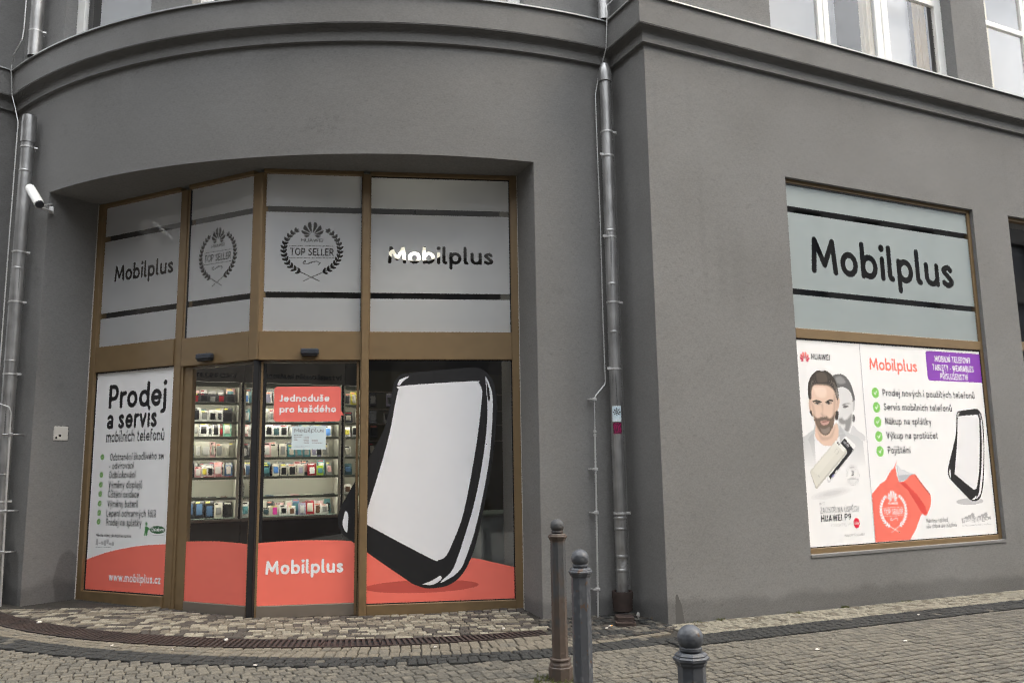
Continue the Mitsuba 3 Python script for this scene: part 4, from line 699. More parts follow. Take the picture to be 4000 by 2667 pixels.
LEFT = {0: [(60, 150, .105, 'dark grey', 'red'), (175, 257, .11, 'dark grey', 'red'), (265, 375, .11, 'dark grey', 'black'), (385, 495, .11, 'dark grey', 'grey'), (505, 610, .11, 'dark grey', 'red'), (620, 750, .11, 'dark grey', 'black')],
        1: [(60, 160, .16, 'white', 'black'), (172, 285, .17, 'white', 'black'), (292, 390, .14, 'white', 'grey'), (397, 500, .145, 'white', 'black'), (507, 590, .145, 'white', 'dark grey'), (595, 712, .17, 'dark grey', 'black')],
        2: [(60, 158, .16, 'white', 'grey'), (167, 270, .165, 'clear', 'grey'), (280, 390, .17, 'white', 'black'), (397, 447, .15, 'white', 'dark grey'), (452, 548, .17, 'white', 'black'), (553, 597, .14, 'brown', 'red'), (603, 712, .175, 'green', 'clear')],
        3: [(50, 140, .18, 'clear', 'white'), (150, 212, .175, 'clear', 'grey'), (222, 312, .185, 'clear', 'white'), (320, 432, .19, 'clear', 'white'), (438, 502, .185, 'pink', 'clear'), (510, 598, .165, 'clear', 'grey'), (604, 692, .17, 'clear', 'clear')],
        4: [(40, 125, .17, 'black', 'grey'), (135, 228, .19, 'black', 'dark grey'), (238, 322, .125, 'pink', 'white'), (330, 402, .14, 'white', 'yellow'), (408, 488, .145, 'white', 'black'), (498, 602, .175, 'pink', 'white')],
        6: [(20, 118, .20, 'black', 'blue'), (130, 244, .205, 'black', 'blue'), (260, 376, .205, 'black', 'blue'), (396, 512, .21, 'black', 'blue'), (522, 626, .175, 'clear', 'grey')]}
for sh, row in LEFT.items():
    for n, (a, b, h, c1, c2) in enumerate(row): package('left', sh, n, PXL(a), PXL(b), h, c1, c2)
MID = {0: [(880, 940, .15, 'white', 'bright blue'), (1040, 1112, .15, 'white', 'bright blue'), (1125, 1235, .15, 'white', 'lilac'), (1260, 1360, .15, 'white', 'blue'), (1390, 1500, .14, 'white', 'black'), (1560, 1680, .15, 'grey', 'white'), (1750, 1870, .15, 'white', 'teal'), (1910, 2010, .14, 'white', 'dark grey')],
       1: [(880, 960, .16, 'teal', 'white'), (1000, 1085, .17, 'clear', 'grey'), (1095, 1195, .17, 'white', 'clear'), (1203, 1280, .16, 'white', 'grey'), (1300, 1400, .16, 'white', 'pink'), (1450, 1560, .16, 'clear', 'white'), (1620, 1740, .16, 'white', 'blue'), (1800, 1900, .16, 'white', 'black')],
       2: [(880, 940, .15, 'pink', 'white'), (1030, 1130, .13, 'white', 'dark grey'), (1155, 1248, .15, 'white', 'black'), (1255, 1338, .14, 'white', 'dark teal'), (1348, 1442, .15, 'white', 'black'), (1470, 1560, .14, 'grey', 'white'), (1620, 1720, .15, 'clear', 'black'), (1760, 1880, .15, 'clear', 'green'), (1930, 2012, .14, 'white', 'bright blue')],
       3: [(880, 940, .15, 'dark grey', 'white'), (1030, 1128, .19, 'pink', 'clear'), (1134, 1236, .175, 'pink', 'white'), (1243, 1330, .165, 'clear', 'clear'), (1337, 1427, .165, 'clear', 'grey'), (1452, 1540, .15, 'teal', 'clear'), (1552, 1640, .12, 'grey', 'teal'), (1650, 1740, .12, 'teal', 'grey'), (1756, 1830, .12, 'white', 'lilac'), (1900, 1985, .15, 'clear', 'grey')],
       4: [(870, 930, .15, 'white', 'brown'), (1008, 1040, .13, 'coral', 'white'), (1047, 1132, .145, 'white', 'black'), (1140, 1222, .145, 'dark teal', 'teal'), (1262, 1346, .15, 'clear', 'bright blue'), (1362, 1446, .145, 'clear', 'black'), (1468, 1560, .145, 'clear', 'black'), (1576, 1668, .14, 'clear', 'lilac'), (1720, 1828, .15, 'red', 'white'), (1838, 1920, .12, 'lime green', 'teal')],
       5: [(870, 910, .16, 'dark grey', 'black'), (1004, 1082, .15, 'grey', 'white')],
       6: [(850, 900, .13, 'clear', 'lime green'), (992, 1030, .10, 'white', 'clear'), (1038, 1132, .105, 'clear', 'dark teal'), (1140, 1244, .105, 'clear', 'dark teal'), (1254, 1348, .12, 'clear', 'magenta'), (1366, 1464, .12, 'white', 'black'), (1478, 1566, .11, 'white', 'brown'), (1608, 1698, .14, 'lilac', 'white'), (1704, 1806, .17, 'red', 'clear'), (1814, 1898, .13, 'white', 'brown'), (1906, 1998, .12, 'white', 'grey')]}
for sh, row in MID.items():
    for n, (a, b, h, c1, c2) in enumerate(row): package('middle', sh, n, PXM(a), PXM(b), h, c1, c2)
CL = ['white', 'clear', 'grey', 'dark grey', 'white', 'clear', 'lilac', 'teal', 'pink', 'black', 'blue', 'grey']
for cab, xa_, xb_ in (('left', .62, 1.40), ('middle', 1.50, 2.72)):
    for sh in (0, 1, 2, 3, 4, 6):
        x, n = xa_ + rng.uniform(0, .03), 0
        while x < xb_ - .08 and n < 12:
            w_ = rng.uniform(.075, .105); package(cab, sh, n, x, x + w_, rng.uniform(.15, .195), rng.choice(CL), rng.choice(CL), back=True); x += w_ + rng.uniform(.005, .03); n += 1
RIGHT = [(0, 2.84, 2.92, .15, 'clear', 'dark grey'), (0, 2.93, 3.02, .17, 'yellow', 'clear'), (1, 2.84, 2.95, .14, 'dark grey', 'clear'), (1, 3.0, 3.1, .15, 'clear', 'black'), (2, 2.84, 2.93, .13, 'white', 'yellow'), (2, 2.96, 3.06, .14, 'grey', 'black'), (3, 2.85, 2.95, .13, 'white', 'clear'), (4, 2.84, 2.96, .14, 'dark teal', 'blue'), (5, 2.85, 2.95, .12, 'white', 'brown'), (6, 2.86, 2.96, .12, 'yellow', 'white'), (0, 3.2, 3.3, .17, 'black', 'grey'), (1, 3.2, 3.3, .17, 'black', 'dark grey'), (2, 3.22, 3.32, .15, 'dark grey', 'black'), (3, 3.2, 3.3, .17, 'dark grey', 'clear'), (0, 3.45, 3.55, .17, 'lilac', 'black'), (1, 3.42, 3.52, .17, 'grey', 'black'), (2, 3.45, 3.55, .16, 'black', 'grey')]
cnt = {}
pw = thing('hook_panel', 'dark olive hook panel with hanging packages behind the right shop window', 'panel')
add('board', bx((3.14, YS + .12, .09), (5.6, YS + .15, 3.0)), 'hook', pw)
for z in (2.68, 2.43, 2.22, 1.98): add('rail', bx((3.14, YS + .10, z), (5.6, YS + .12, z + .02), .003), 'rail_metal', pw)
for sh, a, b, h, c1, c2 in RIGHT:
    cnt.setdefault((sh, a > 3.1), 0)
    package('right', sh, cnt[(sh, a > 3.1)], a, b, h, c1, c2, hang=a > 3.1); cnt[(sh, a > 3.1)] += 1
# flat things lying on the emptier shelves
def leaflet(i, x, sh, w, c, lab):
    m = bx((x, YS + .0, SHZ[sh] + .001), (x + w, YS + .12, SHZ[sh] + .001 + .012), .002)
    add('price_card', m, 'pack', color=COL[c], label=lab, cat='price card', group=None)
fl_ = [(PXL(180), 5, .12, 'dark grey', 'left'), (PXL(330), 5, .06, 'black', 'left'), (PXL(420), 5, .10, 'dark grey', 'left'), (PXL(590), 5, .08, 'brown', 'left'), (PXM(1180), 5, .09, 'blue', 'middle'), (PXM(1290), 5, .12, 'white', 'middle'), (PXM(1500), 5, .1, 'pink', 'middle'), (PXM(1680), 5, .1, 'clear', 'middle'), (PXM(1930), 5, .13, 'dark grey', 'middle'), (PXL(350), 4, .13, 'red', 'left'), (PXL(520), 4, .2, 'red', 'left')]
fc = {}
for i, (x, sh, w, c, cab) in enumerate(fl_):
    k_ = (cab, sh); fc[k_] = fc.get(k_, -1) + 1
    leaflet(i, x, sh, w, c, f'{c} flat price card, {ORD[fc[k_]]} from left on {SHN[sh]} shelf of {cab} cabinet')
# ceiling lamps
for i, (pt, r, rad, lab) in enumerate(((EYE + (RF.at(1.66, 3.97) - EYE) * 1.10, .32, 1.6, 'round lit ceiling lamp glowing through the frosted shop name'),)):
    lp_ = thing('ceiling_lamp', lab, 'lamp')
    for nm, ra, rb, f in (('diffuser', 0, .50, 1.0), ('diffuser_rim', .50, .78, .12), ('diffuser_edge', .78, 1.0, .035)):
        k = add(nm, lathe([(r * ra, -.045 + .04 * ra), (r * rb, -.045 + .04 * rb), (r * rb, .03 - .02 * rb), (r * ra, .03 - .02 * ra)] + ([] if ra == 0 else [(r * ra, -.045 + .04 * ra)]), 28, pt), 'white_plastic', lp_)
        scene[k]['emitter'] = {'type': 'area', 'radiance': rgb((rad * f, rad * f * .95, rad * f * .76))}
    add('cable', tube([np.array(pt) + [0, 0, .03], [pt[0], pt[1], ZS]], .008, 6), 'dark_plastic', lp_)
# counter and white stand behind the right pane
ct = thing('shop_counter', 'pale grey green counter behind the lower right shop window', 'counter')
add('body', bx((4.1, 9.6, 0.09), (5.6, 10.3, 1.0), .01), 'film_green', ct); add('top', bx((4.07, 9.56, 1.0), (5.63, 10.33, 1.03), .005), 'shelf_glass', ct)
bs = thing('banner_stand', 'slim white banner stand edge at the right of the shop window', 'stand')
add('post', bx((4.32, 9.3, 0.09), (4.36, 9.33, 1.62), .004), 'white_plastic', bs); add('foot', bx((4.2, 9.2, 0.09), (4.48, 9.43, 0.11), .004), 'white_plastic', bs)

# ---------------------------------------------------------------- ground and paving
def drape(m, dz=0.0):
    m.vertices[:, 2] += gh(m.vertices[:, 0], m.vertices[:, 1]) + dz; return m
def sheet(x0, x1, y0, y1, nx, ny, dz):
    X, Y = np.meshgrid(np.linspace(x0, x1, nx), np.linspace(y0, y1, ny)); V = np.stack([X.ravel(), Y.ravel(), np.zeros(X.size)], 1)
    i, j = np.meshgrid(np.arange(nx - 1), np.arange(ny - 1)); a = (j * nx + i).ravel()
    F = np.vstack([np.stack([a, a + 1, a + nx + 1], 1), np.stack([a, a + nx + 1, a + nx], 1)])
    return drape(trimesh.Trimesh(V, F, process=False), dz)
add('ground', sheet(-60, 70, -60, 40, 60, 50, -0.075), 'asphalt', kind='structure', label='paved square')
PV = thing('pavement', 'small grey brown granite setts of the square', None, kind='structure')
add('bedding', sheet(-5.8, 14.5, 2.2, 12.6, 104, 60, -0.017), 'joint', PV)
def curve(co): return lambda th: np.polyval(co, th - 4.4)
r_gi, r_go = curve([0.3502, -1.1791, -0.5378, 7.3903]), curve([0.6652, -1.6212, -0.9638, 7.6558])
r_do = curve([-0.5307, -1.7283, -0.3403, 8.362])
r_di = lambda th: r_do(th) - 0.285
TH_G = 4.555                                                   # the grate's right end
def polar(x, y): return np.hypot(x - C[0], y - C[1]), np.arctan2(y - C[1], x - C[0]) % (2 * np.pi)
def unit_sett(seed, c=0.065):
    r = np.random.default_rng(seed); j = lambda s: r.uniform(-s, s, (4, 2))
    q = np.array([[-.5, -.5], [.5, -.5], [.5, .5], [-.5, .5]])
    b = q + j(.022); t = b * (1 - 2 * c) + j(.022)
    V = np.vstack([np.c_[b, [-.022] * 4], np.c_[b, [-.0065] * 4 + r.uniform(-.002, .001, 4)], np.c_[t, r.uniform(-.0015, .001, 4)], [[0, 0, .0018]]])
    F = []
    for k in range(4):
        n = (k + 1) % 4
        F += [[k, n, 4 + n], [k, 4 + n, 4 + k], [4 + k, 4 + n, 8 + n], [4 + k, 8 + n, 8 + k], [8 + k, 8 + n, 12]]
    return V, np.array(F)
UNITS = [unit_sett(i) for i in range(4)]
UNITP = [unit_sett(10 + i, 0.05) for i in range(4)]
def px(P):
    d = np.asarray(P, float) - EYE; rt = np.cross(fw, upv)
    z = d @ fw; return 2000 + 3220 * (d @ rt) / z, 1333.5 - 3220 * (d @ upv) / z, z
PLY = {}
def lay_setts(parent, cells, mats, n_parts, units, piece, stuff):
    """cells: (x, y, angle, length, width, material index). The nearest ones are parts, the others one part."""
    cells = [c for c in cells]
    P = np.array([[c[0], c[1], gh(c[0], c[1])] for c in cells]); X, Y, Z = px(P)
    order = sorted((i for i in range(len(cells)) if -2200 < X[i] < 5600 and Y[i] < 3600 and Z[i] > 1), key=lambda i: (not (0 < X[i] < 4000 and Y[i] < 2667), Z[i]))
    rest = {}
    for n, i in enumerate(order):
        x, y, a, l, w, mi_ = cells[i]; u = rng.randrange(4); dz = rng.uniform(-.003, .003)
        tx, ty = rng.gauss(0, .014), rng.gauss(0, .014)
        if n < n_parts:
            key = (id(units), u, mats[mi_])
            if key not in PLY: PLY[key] = mikit.ply(trimesh.Trimesh(*units[u], process=False), mats[mi_])
            k = numbered(parent + '__' + piece)
            ca, sa = math.cos(a), math.sin(a)
            M = np.array([[ca * l, -sa * w, 0, x], [sa * l, ca * w, 0, y], [(tx * ca + ty * sa) * l - .0135 * ca * l, (-tx * sa + ty * ca) * w, 1, gh(x, y) + dz], [0, 0, 0, 1]])
            scene[k] = {**PLY[key], 'to_world': T(M)}
        else:
            V, F = units[u]; ca, sa = math.cos(a), math.sin(a)
            lx, ly = V[:, 0] * l, V[:, 1] * w
            W = np.stack([x + ca * lx - sa * ly, y + sa * lx + ca * ly, V[:, 2] + gh(x, y) + dz + tx * lx + ty * ly], 1)
            rest.setdefault(mi_, []).append((W, F))
    for mi_, l in rest.items():
        at = np.cumsum([0] + [len(v) for v, _ in l])
        add(stuff, trimesh.Trimesh(np.vstack([v for v, _ in l]), np.vstack([f + a for (_, f), a in zip(l, at)]), process=False), mats[mi_], parent, kind='stuff', label='the smaller and farther setts of this paving')
in_front_R = lambda x, y: (np.array([x, y, 0]) - RF.o) @ RF.n
in_front_L = lambda x, y: (np.array([x, y, 0]) - LF.o) @ LF.n
# main field: rows along x
cells = []
y = 2.6
while y < 12.0:
    w = 0.083; x = -5.6 + rng.uniform(0, .09)
    while x < 14:
        l = rng.uniform(.078, .096); xc = x + l / 2; r, th = polar(xc, y)
        ok = (r > r_do(th) + .035) if xc < 4.42 else y < 6.165
        if ok and (th > 3.3): cells.append((xc + rng.uniform(-.003, .003), y + rng.uniform(-.004, .004), rng.gauss(0, .035), l - .0065, w - .0055, int(rng.random() < .36 + .3 * math.sin(xc * .9) * math.sin(y * 1.3))))
        x += l
    y += w
lay_setts(PV, cells, ['sett_a', 'sett_b'], 300, UNITS, 'sett', 'far_setts')
# bands that follow the bay, and the two straight bands along the right wall
def arc_band(ra, rb, th0, th1, pitch, pick, mod=0.0):
    out = []; th = th0
    rows = max(1, round(float(rb(4.2) - ra(4.2)) / pitch))
    for k in range(rows):
        th = th0 + rng.uniform(0, .01)
        while th < th1:
            r = ra(th) + (rb(th) - ra(th)) * (k + .5) / rows; l = rng.uniform(.075, .095)
            w = (rb(th) - ra(th)) / rows
            out.append((C[0] + r * math.cos(th), C[1] + r * math.sin(th), th + math.pi / 2 + rng.gauss(0, .03), l - .008, w - .007, pick())); th += l / r
    return out
def rows_x(x0, x1, y0, y1, pitch, pick):
    out = []; n = round((y1 - y0) / pitch); w = (y1 - y0) / n
    for k in range(n):
        x = x0 + rng.uniform(0, .08)
        while x < x1:
            l = rng.uniform(.078, .096); out.append((x + l / 2, y0 + (k + .5) * w, rng.gauss(0, .03), l - .008, w - .008, pick())); x += l
    return out
DB = thing('dark_band', 'dark basalt sett band curving round the bay and along the right wall', None, kind='structure')
dk = arc_band(r_di, r_do, 3.45, 4.67, .085, lambda: int(rng.random() < .03)) + rows_x(4.50, 13, 6.18, 6.515, .085, lambda: int(rng.random() < .03))
lay_setts(DB, dk, ['sett_dark', 'sett_b'], 160, UNITS, 'sett', 'far_setts')
TB = thing('tan_band', 'tan sett strip between the rusty drain and the dark band', None, kind='structure')
lay_setts(TB, arc_band(lambda t: np.maximum(r_go(t) + .012, 0), r_di, 3.45, TH_G + .02, .085, lambda: int(rng.random() < .25)), ['sett_tan', 'sett_a'], 160, UNITS, 'sett', 'far_setts')
LB = thing('light_band', 'pale sett strip along the foot of the right wall', None, kind='structure')
lt = [c for c in rows_x(4.50, 13, 6.515, 6.985, .083, lambda: int(rng.random() < .2)) if c[0] > 5.0 - (c[1] - 6.515) * 0.1 + rng.uniform(-.04, .04) or (c[1] < 6.62 and polar(c[0], c[1])[0] < 7.75)]
lt += arc_band(lambda t: r_di(t) - .095, lambda t: r_di(t) - .005, TH_G + .02, 4.70, .085, lambda: 1)
lay_setts(LB, lt, ['sett_light', 'sett_tan'], 160, UNITS, 'sett', 'far_setts')
WB = thing('wet_corner_paving', 'dark dirty setts in the corner under the right downpipe', None, kind='structure')
wc = []
for k, y in enumerate(np.arange(6.70, 7.70, .085)):
    x = 3.7 + rng.uniform(0, .08)
    while x < 5.0:
        l = rng.uniform(.075, .1); xc = x + l / 2; r, th = polar(xc, y)
        if th > TH_G + .012 and R - .02 < r < r_di(th) - .11 and not (abs(xc - 4.62) < .20 and abs(y - 7.22) < .13): wc.append((xc, y, rng.gauss(0, .06), l - .01, .075, (0, 0, 1, 1, 2)[rng.randrange(5)]))
        x += l
lay_setts(WB, wc, ['sett_dark', 'paver_dark', 'sett_b'], 120, UNITS, 'sett', 'far_setts')
# entrance pavers, rows parallel to the right-hand glazing
EP = thing('entrance_paving', 'mottled light and dark concrete pavers in front of the shop doors', None, kind='structure')
ep = []
dR = RF.d[:2]; a0 = math.atan2(dR[1], dR[0])
for k in range(-9, 50):
    s = -5.0 + rng.uniform(0, .1); run = 0
    while s < 4:
        l = .088 if rng.random() < .80 else .172
        m = s + l / 2; p = RF.o[:2] + dR * m + RF.n[:2] * (.055 + .045 + .0865 * k)
        r, th = polar(*p)
        ok = r < r_gi(th) - .02 and 3.40 < th < TH_G + .01 and r > R - 2.6
        fr, fl_ = in_front_R(*p), in_front_L(*p)
        inside = (fr > .07 or fl_ > .07) if r < R + .02 else True
        if r < R + .05 and not (oL + .006 < th < oR - .004): ok = False
        if r < R and th < oL + .09 and (p - np.array([-.789, 10.908])) @ np.array([-.49, .87]) > -.05: ok = False
        if ok and inside: ep.append((p[0], p[1], a0 + rng.gauss(0, .012), l - .006, .081, rng.choice((0, 0, 2, 2, 2, 1, 1))))
        s += l
lay_setts(EP, ep, ['sett_light', 'paver_dark', 'sett_tan'], 300, UNITP, 'paver', 'far_pavers')

# rusty slotted drain
DR = thing('drain_channel', 'rusty slotted iron drain grating curving in front of the entrance', 'drain')
thg = np.linspace(3.55, TH_G, 60)
gin = [(C[0] + r_gi(t) * math.cos(t), C[1] + r_gi(t) * math.sin(t)) for t in thg]; gout = [(C[0] + r_go(t) * math.cos(t), C[1] + r_go(t) * math.sin(t)) for t in thg]
add('channel', drape(prism(Polygon(gin + gout[::-1]).buffer(0), -0.012, -0.010), -.003), 'black', DR)
th = TH_G; k = 0
while th > 3.62:
    t0 = th - .5 / float(r_gi(th)); tt = np.linspace(t0 + .0009, th - .0009, 6)
    pa = [(C[0] + (r_gi(t) + .004) * math.cos(t), C[1] + (r_gi(t) + .004) * math.sin(t)) for t in tt]; pb = [(C[0] + (r_go(t) - .004) * math.cos(t), C[1] + (r_go(t) - .004) * math.sin(t)) for t in tt]
    g = Polygon(pa + pb[::-1]).buffer(0); sl = []
    for q_ in np.linspace(.06, .94, 10):
        t = t0 + (th - t0) * q_; ra, rb = r_gi(t) + .03, r_go(t) - .03
        sk = .008
        sl.append(LineString([(C[0] + ra * math.cos(t - sk * .3), C[1] + ra * math.sin(t - sk * .3)), (C[0] + rb * math.cos(t + sk * .3), C[1] + rb * math.sin(t + sk * .3))]).buffer(.0125, quad_segs=2))
    if g.is_empty or g.area < .01: break
    m = prism(g.difference(unary_union(sl)), -.012, .003)
    if len(m.vertices): add('grating', drape(m, rng.uniform(-.001, .002)), 'grate_iron', DR)
    th = t0; k += 1

# ---------------------------------------------------------------- downpipes
def clampring(P, x, y, z, r, wall, lug=None):
    m = [lathe([(r + .001, -.011), (r + .006, -.009), (r + .006, .009), (r + .001, .011)], 24, (x, y, z)), tube([(x, y, z), wall], .007, 6)]
    if lug: m += [bx(np.array([x, y, z]) + lug[0], np.array([x, y, z]) + lug[1], .003)]
    add('bracket', cat_(m), 'steel', P, smooth=30)
DP = thing('downpipe', 'long zinc downpipe in the corner right of the rounded bay', 'drainpipe')
bp = np.array([4.79, 7.50]); pr_ = 0.064
def pipe(P, x, y, z0, z1, r, name='pipe', dent=None):
    n = max(8, int((z1 - z0) / .03)); zs = np.linspace(z0, z1, n); V = []; N = 26
    t = np.arange(N) * 2 * np.pi / N
    for z in zs:
        rr = np.full(N, r)
        if dent:
            for dz, da, s, w in dent: rr -= s * np.exp(-((z - dz) / w) ** 2 - ((np.angle(np.exp(1j * (t - da)))) / .55) ** 2)
        V.append(np.stack([x + rr * np.cos(t), y + rr * np.sin(t), np.full(N, z)], 1))
    i, j = np.meshgrid(np.arange(n - 1), np.arange(N), indexing='ij'); q_ = np.stack([i * N + j, i * N + (j + 1) % N, (i + 1) * N + (j + 1) % N, (i + 1) * N + j], -1).reshape(-1, 4)
    return add(name, trimesh.Trimesh(np.vstack(V), np.vstack([q_[:, [0, 1, 2]], q_[:, [0, 2, 3]]]), process=False), 'zinc', P, smooth=True)
def bead(P, x, y, z, r): add('joint_ring', lathe([(r - .001, -.016), (r + .003, -.012), (r + .0045, 0), (r + .003, .012), (r - .001, .016)], 26, (x, y, z)), 'zinc', P, smooth=True)
fd = math.atan2(-bp[1], -bp[0])
pipe(DP, *bp, 0.30, 1.13, pr_ - .002, dent=[(.62, fd + .5, .024, .05), (.70, fd + .2, .012, .05)])
pipe(DP, *bp, 1.12, 4.15, pr_)
pipe(DP, *bp, 4.14, 5.02, pr_ - .0015); pipe(DP, *bp, 5.0, 5.95, pr_ - .003)
add('hood', lathe([(pr_ - .01, 5.90), (pr_ + .012, 5.90), (pr_ + .014, 5.99), (pr_ + .004, 6.05), (pr_ * .6, 6.12), (0, 6.14)], 26, (*bp, 0)), 'zinc', DP, smooth=40)
for z in (.52, .66, .94, 1.05, 3.02, 3.55, 4.15, 5.01): bead(DP, *bp, z, pr_ - .001)
wl = lambda z: (4.97, 7.66, z)
for z, side in ((1.10, 1), (2.62, -1), (3.35, 1), (4.08, -1), (5.02, -1), (5.30, 1)):
    clampring(DP, *bp, z, pr_, wl(z), ((np.array([pr_ * side - (.0 if side > 0 else .05), -.035, -.014])), (np.array([pr_ * side + (.05 if side > 0 else .0), -.022, .014]))))
pipe(DP, bp[0] + .03, bp[1] + .02, 6.67, 10.0, pr_ + .002, 'upper_pipe')
sx, sy = 4.76, 7.44; g0 = gh(sx, sy)
add('iron_socket', lathe([(.085, .06), (.10, .07), (.103, .17), (.108, .20), (.110, .255), (.104, .265), (.092, .26), (.088, .20)], 28, (sx + .02, sy + .05, g0)), 'rust_iron', DP, smooth=40)
lid = affinity.rotate(rrect(-.10, -.065, .10, .065, .03), math.degrees(a0) - 8)
lid = affinity.translate(lid, 4.62, 7.20)
add('inspection_lid', cat_([drape(prism(lid.difference(lid.buffer(-.012)), -.02, .016)), drape(prism(lid.buffer(-.014), -.02, .006))]), 'rust_iron', DP)
add('cast_foot', drape(cat_([prism(affinity.translate(affinity.rotate(rrect(-.09, -.10, .09, .10, .03), math.degrees(a0) - 8), 4.70, 7.34), -.02, .045)])), 'rust_iron', DP)
DP2 = thing('downpipe', 'zinc downpipe at the left edge beside the white camera', 'drainpipe')
lp2 = np.array([-1.180, 11.07]); lr = .074
pipe(DP2, *lp2, 0.25, 4.0, lr); pipe(DP2, *lp2, 3.99, 5.65, lr - .002)
add('hood', lathe([(lr - .01, 5.56), (lr + .010, 5.56), (lr + .010, 5.80), (lr + .004, 5.90), (0, 5.93)], 26, (*lp2, 0)), 'zinc', DP2, smooth=40)
pipe(DP2, lp2[0] + .0, lp2[1] + .0, 6.67, 10, lr + .004, 'upper_pipe')
for z in (1.6, 2.9, 4.0, 5.2): bead(DP2, *lp2, z, lr - .001)
for z in (1.3, 2.75, 3.6, 4.2, 5.5, 7.0): clampring(DP2, *lp2, z, lr, (-1.10, 11.16, z), (np.array([lr - .005, -.03, -.012]), np.array([lr + .04, -.02, .012])))

# lightning conductors
LC = thing('lightning_conductor', 'thin metal lightning conductor left of the right downpipe', 'cable')
wpts = [(4.86, 7.40, 10.0), (4.86, 7.40, 6.86), (4.800, 7.43, 6.80), (4.80, 7.42, 6.70), (4.80, 7.43, 6.62), (4.798, 7.46, 6.30), (4.797, 7.594, 6.10), (4.768, 7.595, 6.0), (4.718, 7.596, 5.78), (4.717, 7.596, 5.564), (4.72, 7.596, 5.076), (4.727, 7.595, 4.276), (4.72, 7.596, 3.225), (4.723, 7.595, 2.604), (4.725, 7.595, 2.50), (4.715, 7.596, 2.46), (4.60, 7.60, 2.34), (4.583, 7.60, 2.30), (4.58, 7.60, 2.2), (4.575, 7.60, 1.9)]
add('wire', tube(wpts, .0062, 8), 'steel', LC, smooth=30)
add('rod', tube([(4.575, 7.60, 1.93), (4.565, 7.601, 1.113), (4.553, 7.601, .334), (4.546, 7.601, .04)], .0105, 10), 'steel', LC, smooth=30)
for z, x in ((2.30, 4.583), (1.56, 4.572), (1.11, 4.565), (.335, 4.553)): add('clamp', cat_([bx((x - .02, 7.58, z - .016), (x + .02, 7.622, z + .016), .004), bx((x - .055, 7.588, z - .008), (x - .02, 7.604, z + .008), .002), tube([(x - .045, 7.60, z), (x - .045, 7.70, z)], .008, 8)]), 'steel', LC)
for z in (1.96, 1.92): add('screw_joint', lathe([(0, -.014), (.018, -.012), (.018, .012), (0, .014)], 6, (4.576, 7.60, z)), 'steel', LC)
LC2 = thing('lightning_conductor', 'thin metal lightning conductor beside the left downpipe', 'cable')
w2 = [(-1.30, 11.06, 10.0), (-1.31, 11.06, 7.0), (-1.32, 11.06, 6.86), (-1.41, 11.20, 6.72), (-1.455, 11.46, 6.70), (-1.460, 11.46, 6.62), (-1.432, 11.50, 6.30), (-1.36, 11.30, 6.05), (-1.295, 11.06, 5.8), (-1.292, 11.05, 4), (-1.285, 11.03, 2.5), (-1.25, 10.98, 2.40), (-1.15, 10.94, 2.36), (-1.128, 10.93, 2.3), (-1.126, 10.93, 2.1)]
add('wire', tube(w2, .0065, 8), 'steel', LC2, smooth=30)
add('rod', tube([(-1.126, 10.93, 2.13), (-1.118, 10.93, 1.5), (-1.091, 10.93, .08)], .0115, 10), 'steel', LC2, smooth=30)
for z in (2.05, 1.2, .75): add('clamp', cat_([bx((-1.14, 10.91, z - .015), (-1.09, 10.95, z + .015), .004), tube([(-1.20, 10.95, z), (-1.03, 10.93, z), (-.99, 11.0, z)], .009, 8)]), 'zinc', LC2)

# stickers on the right pipe: curved sheets
def pipe_sticker(lab, z0, z1, a_half, off, layers):
    s = thing('pipe_sticker', lab, 'sticker')
    ms, cs = [], []
    for i, (g, c) in enumerate([(g_, c) for g, c in layers for g_ in getattr(g, 'geoms', [g])]):
        v, f = trimesh.creation.triangulate_polygon(shapely.segmentize(g, .012), engine='earcut')
        m = trimesh.Trimesh(np.c_[v, np.zeros(len(v))], f, process=False); m = m.subdivide_to_size(.02)
        v = m.vertices; t = fd + off + v[:, 0] / pr_; r = pr_ + .0010 + .0004 * i
        P = np.stack([bp[0] + r * np.cos(t), bp[1] + r * np.sin(t), z0 + v[:, 1]], 1); mm = trimesh.Trimesh(P, m.faces, process=False)
        if ((mm.triangles_center - [*bp, 0])[:, :2] * mm.face_normals[:, :2]).sum() < 0: mm.invert()
        ms.append(mm); cs.append(np.tile(c, (len(P), 1)))
    add('sheet', cat_(ms), 'print', s, color=np.vstack(cs))
rays = unary_union([Point(0, .10).buffer(.016)] + [leaf(.021 * math.cos(t), .10 + .021 * math.sin(t), .022, .013, math.degrees(t)) for t in np.linspace(0, 2 * np.pi, 8, endpoint=False)])
pipe_sticker('white pipe sticker with a dark spiky sun emblem', 2.055, 2.22, .9, .06, [(box(-.052, 0, .052, .165), (.66, .74, .78)), (box(-.046, .03, .046, .158), (.58, .70, .76)), (rays, (.06, .07, .08)), (Point(0, .10).buffer(.006), (.5, .6, .65))])
scr = unary_union([LineString(spl(p)).buffer(.0035) for p in ([(-.035, .02), (-.02, .06), (-.03, .10), (-.01, .105)], [(.03, .02), (.015, .05), (.03, .08), (.02, .108)], [(-.015, .02), (0, .07), (.0, .03), (.02, .015)], [(-.005, .08), (.012, .09), (0, .105), (-.008, .09)], [(-.04, .012), (.04, .010), (.043, .06), (.04, .11), (-.042, .11), (-.04, .012)])])
pipe_sticker('crimson pipe sticker with black scribbled drawing', 1.925, 2.048, .8, .10, [(box(-.046, 0, .046, .118), (.32, .01, .09)), (scr, (.02, .01, .015))])

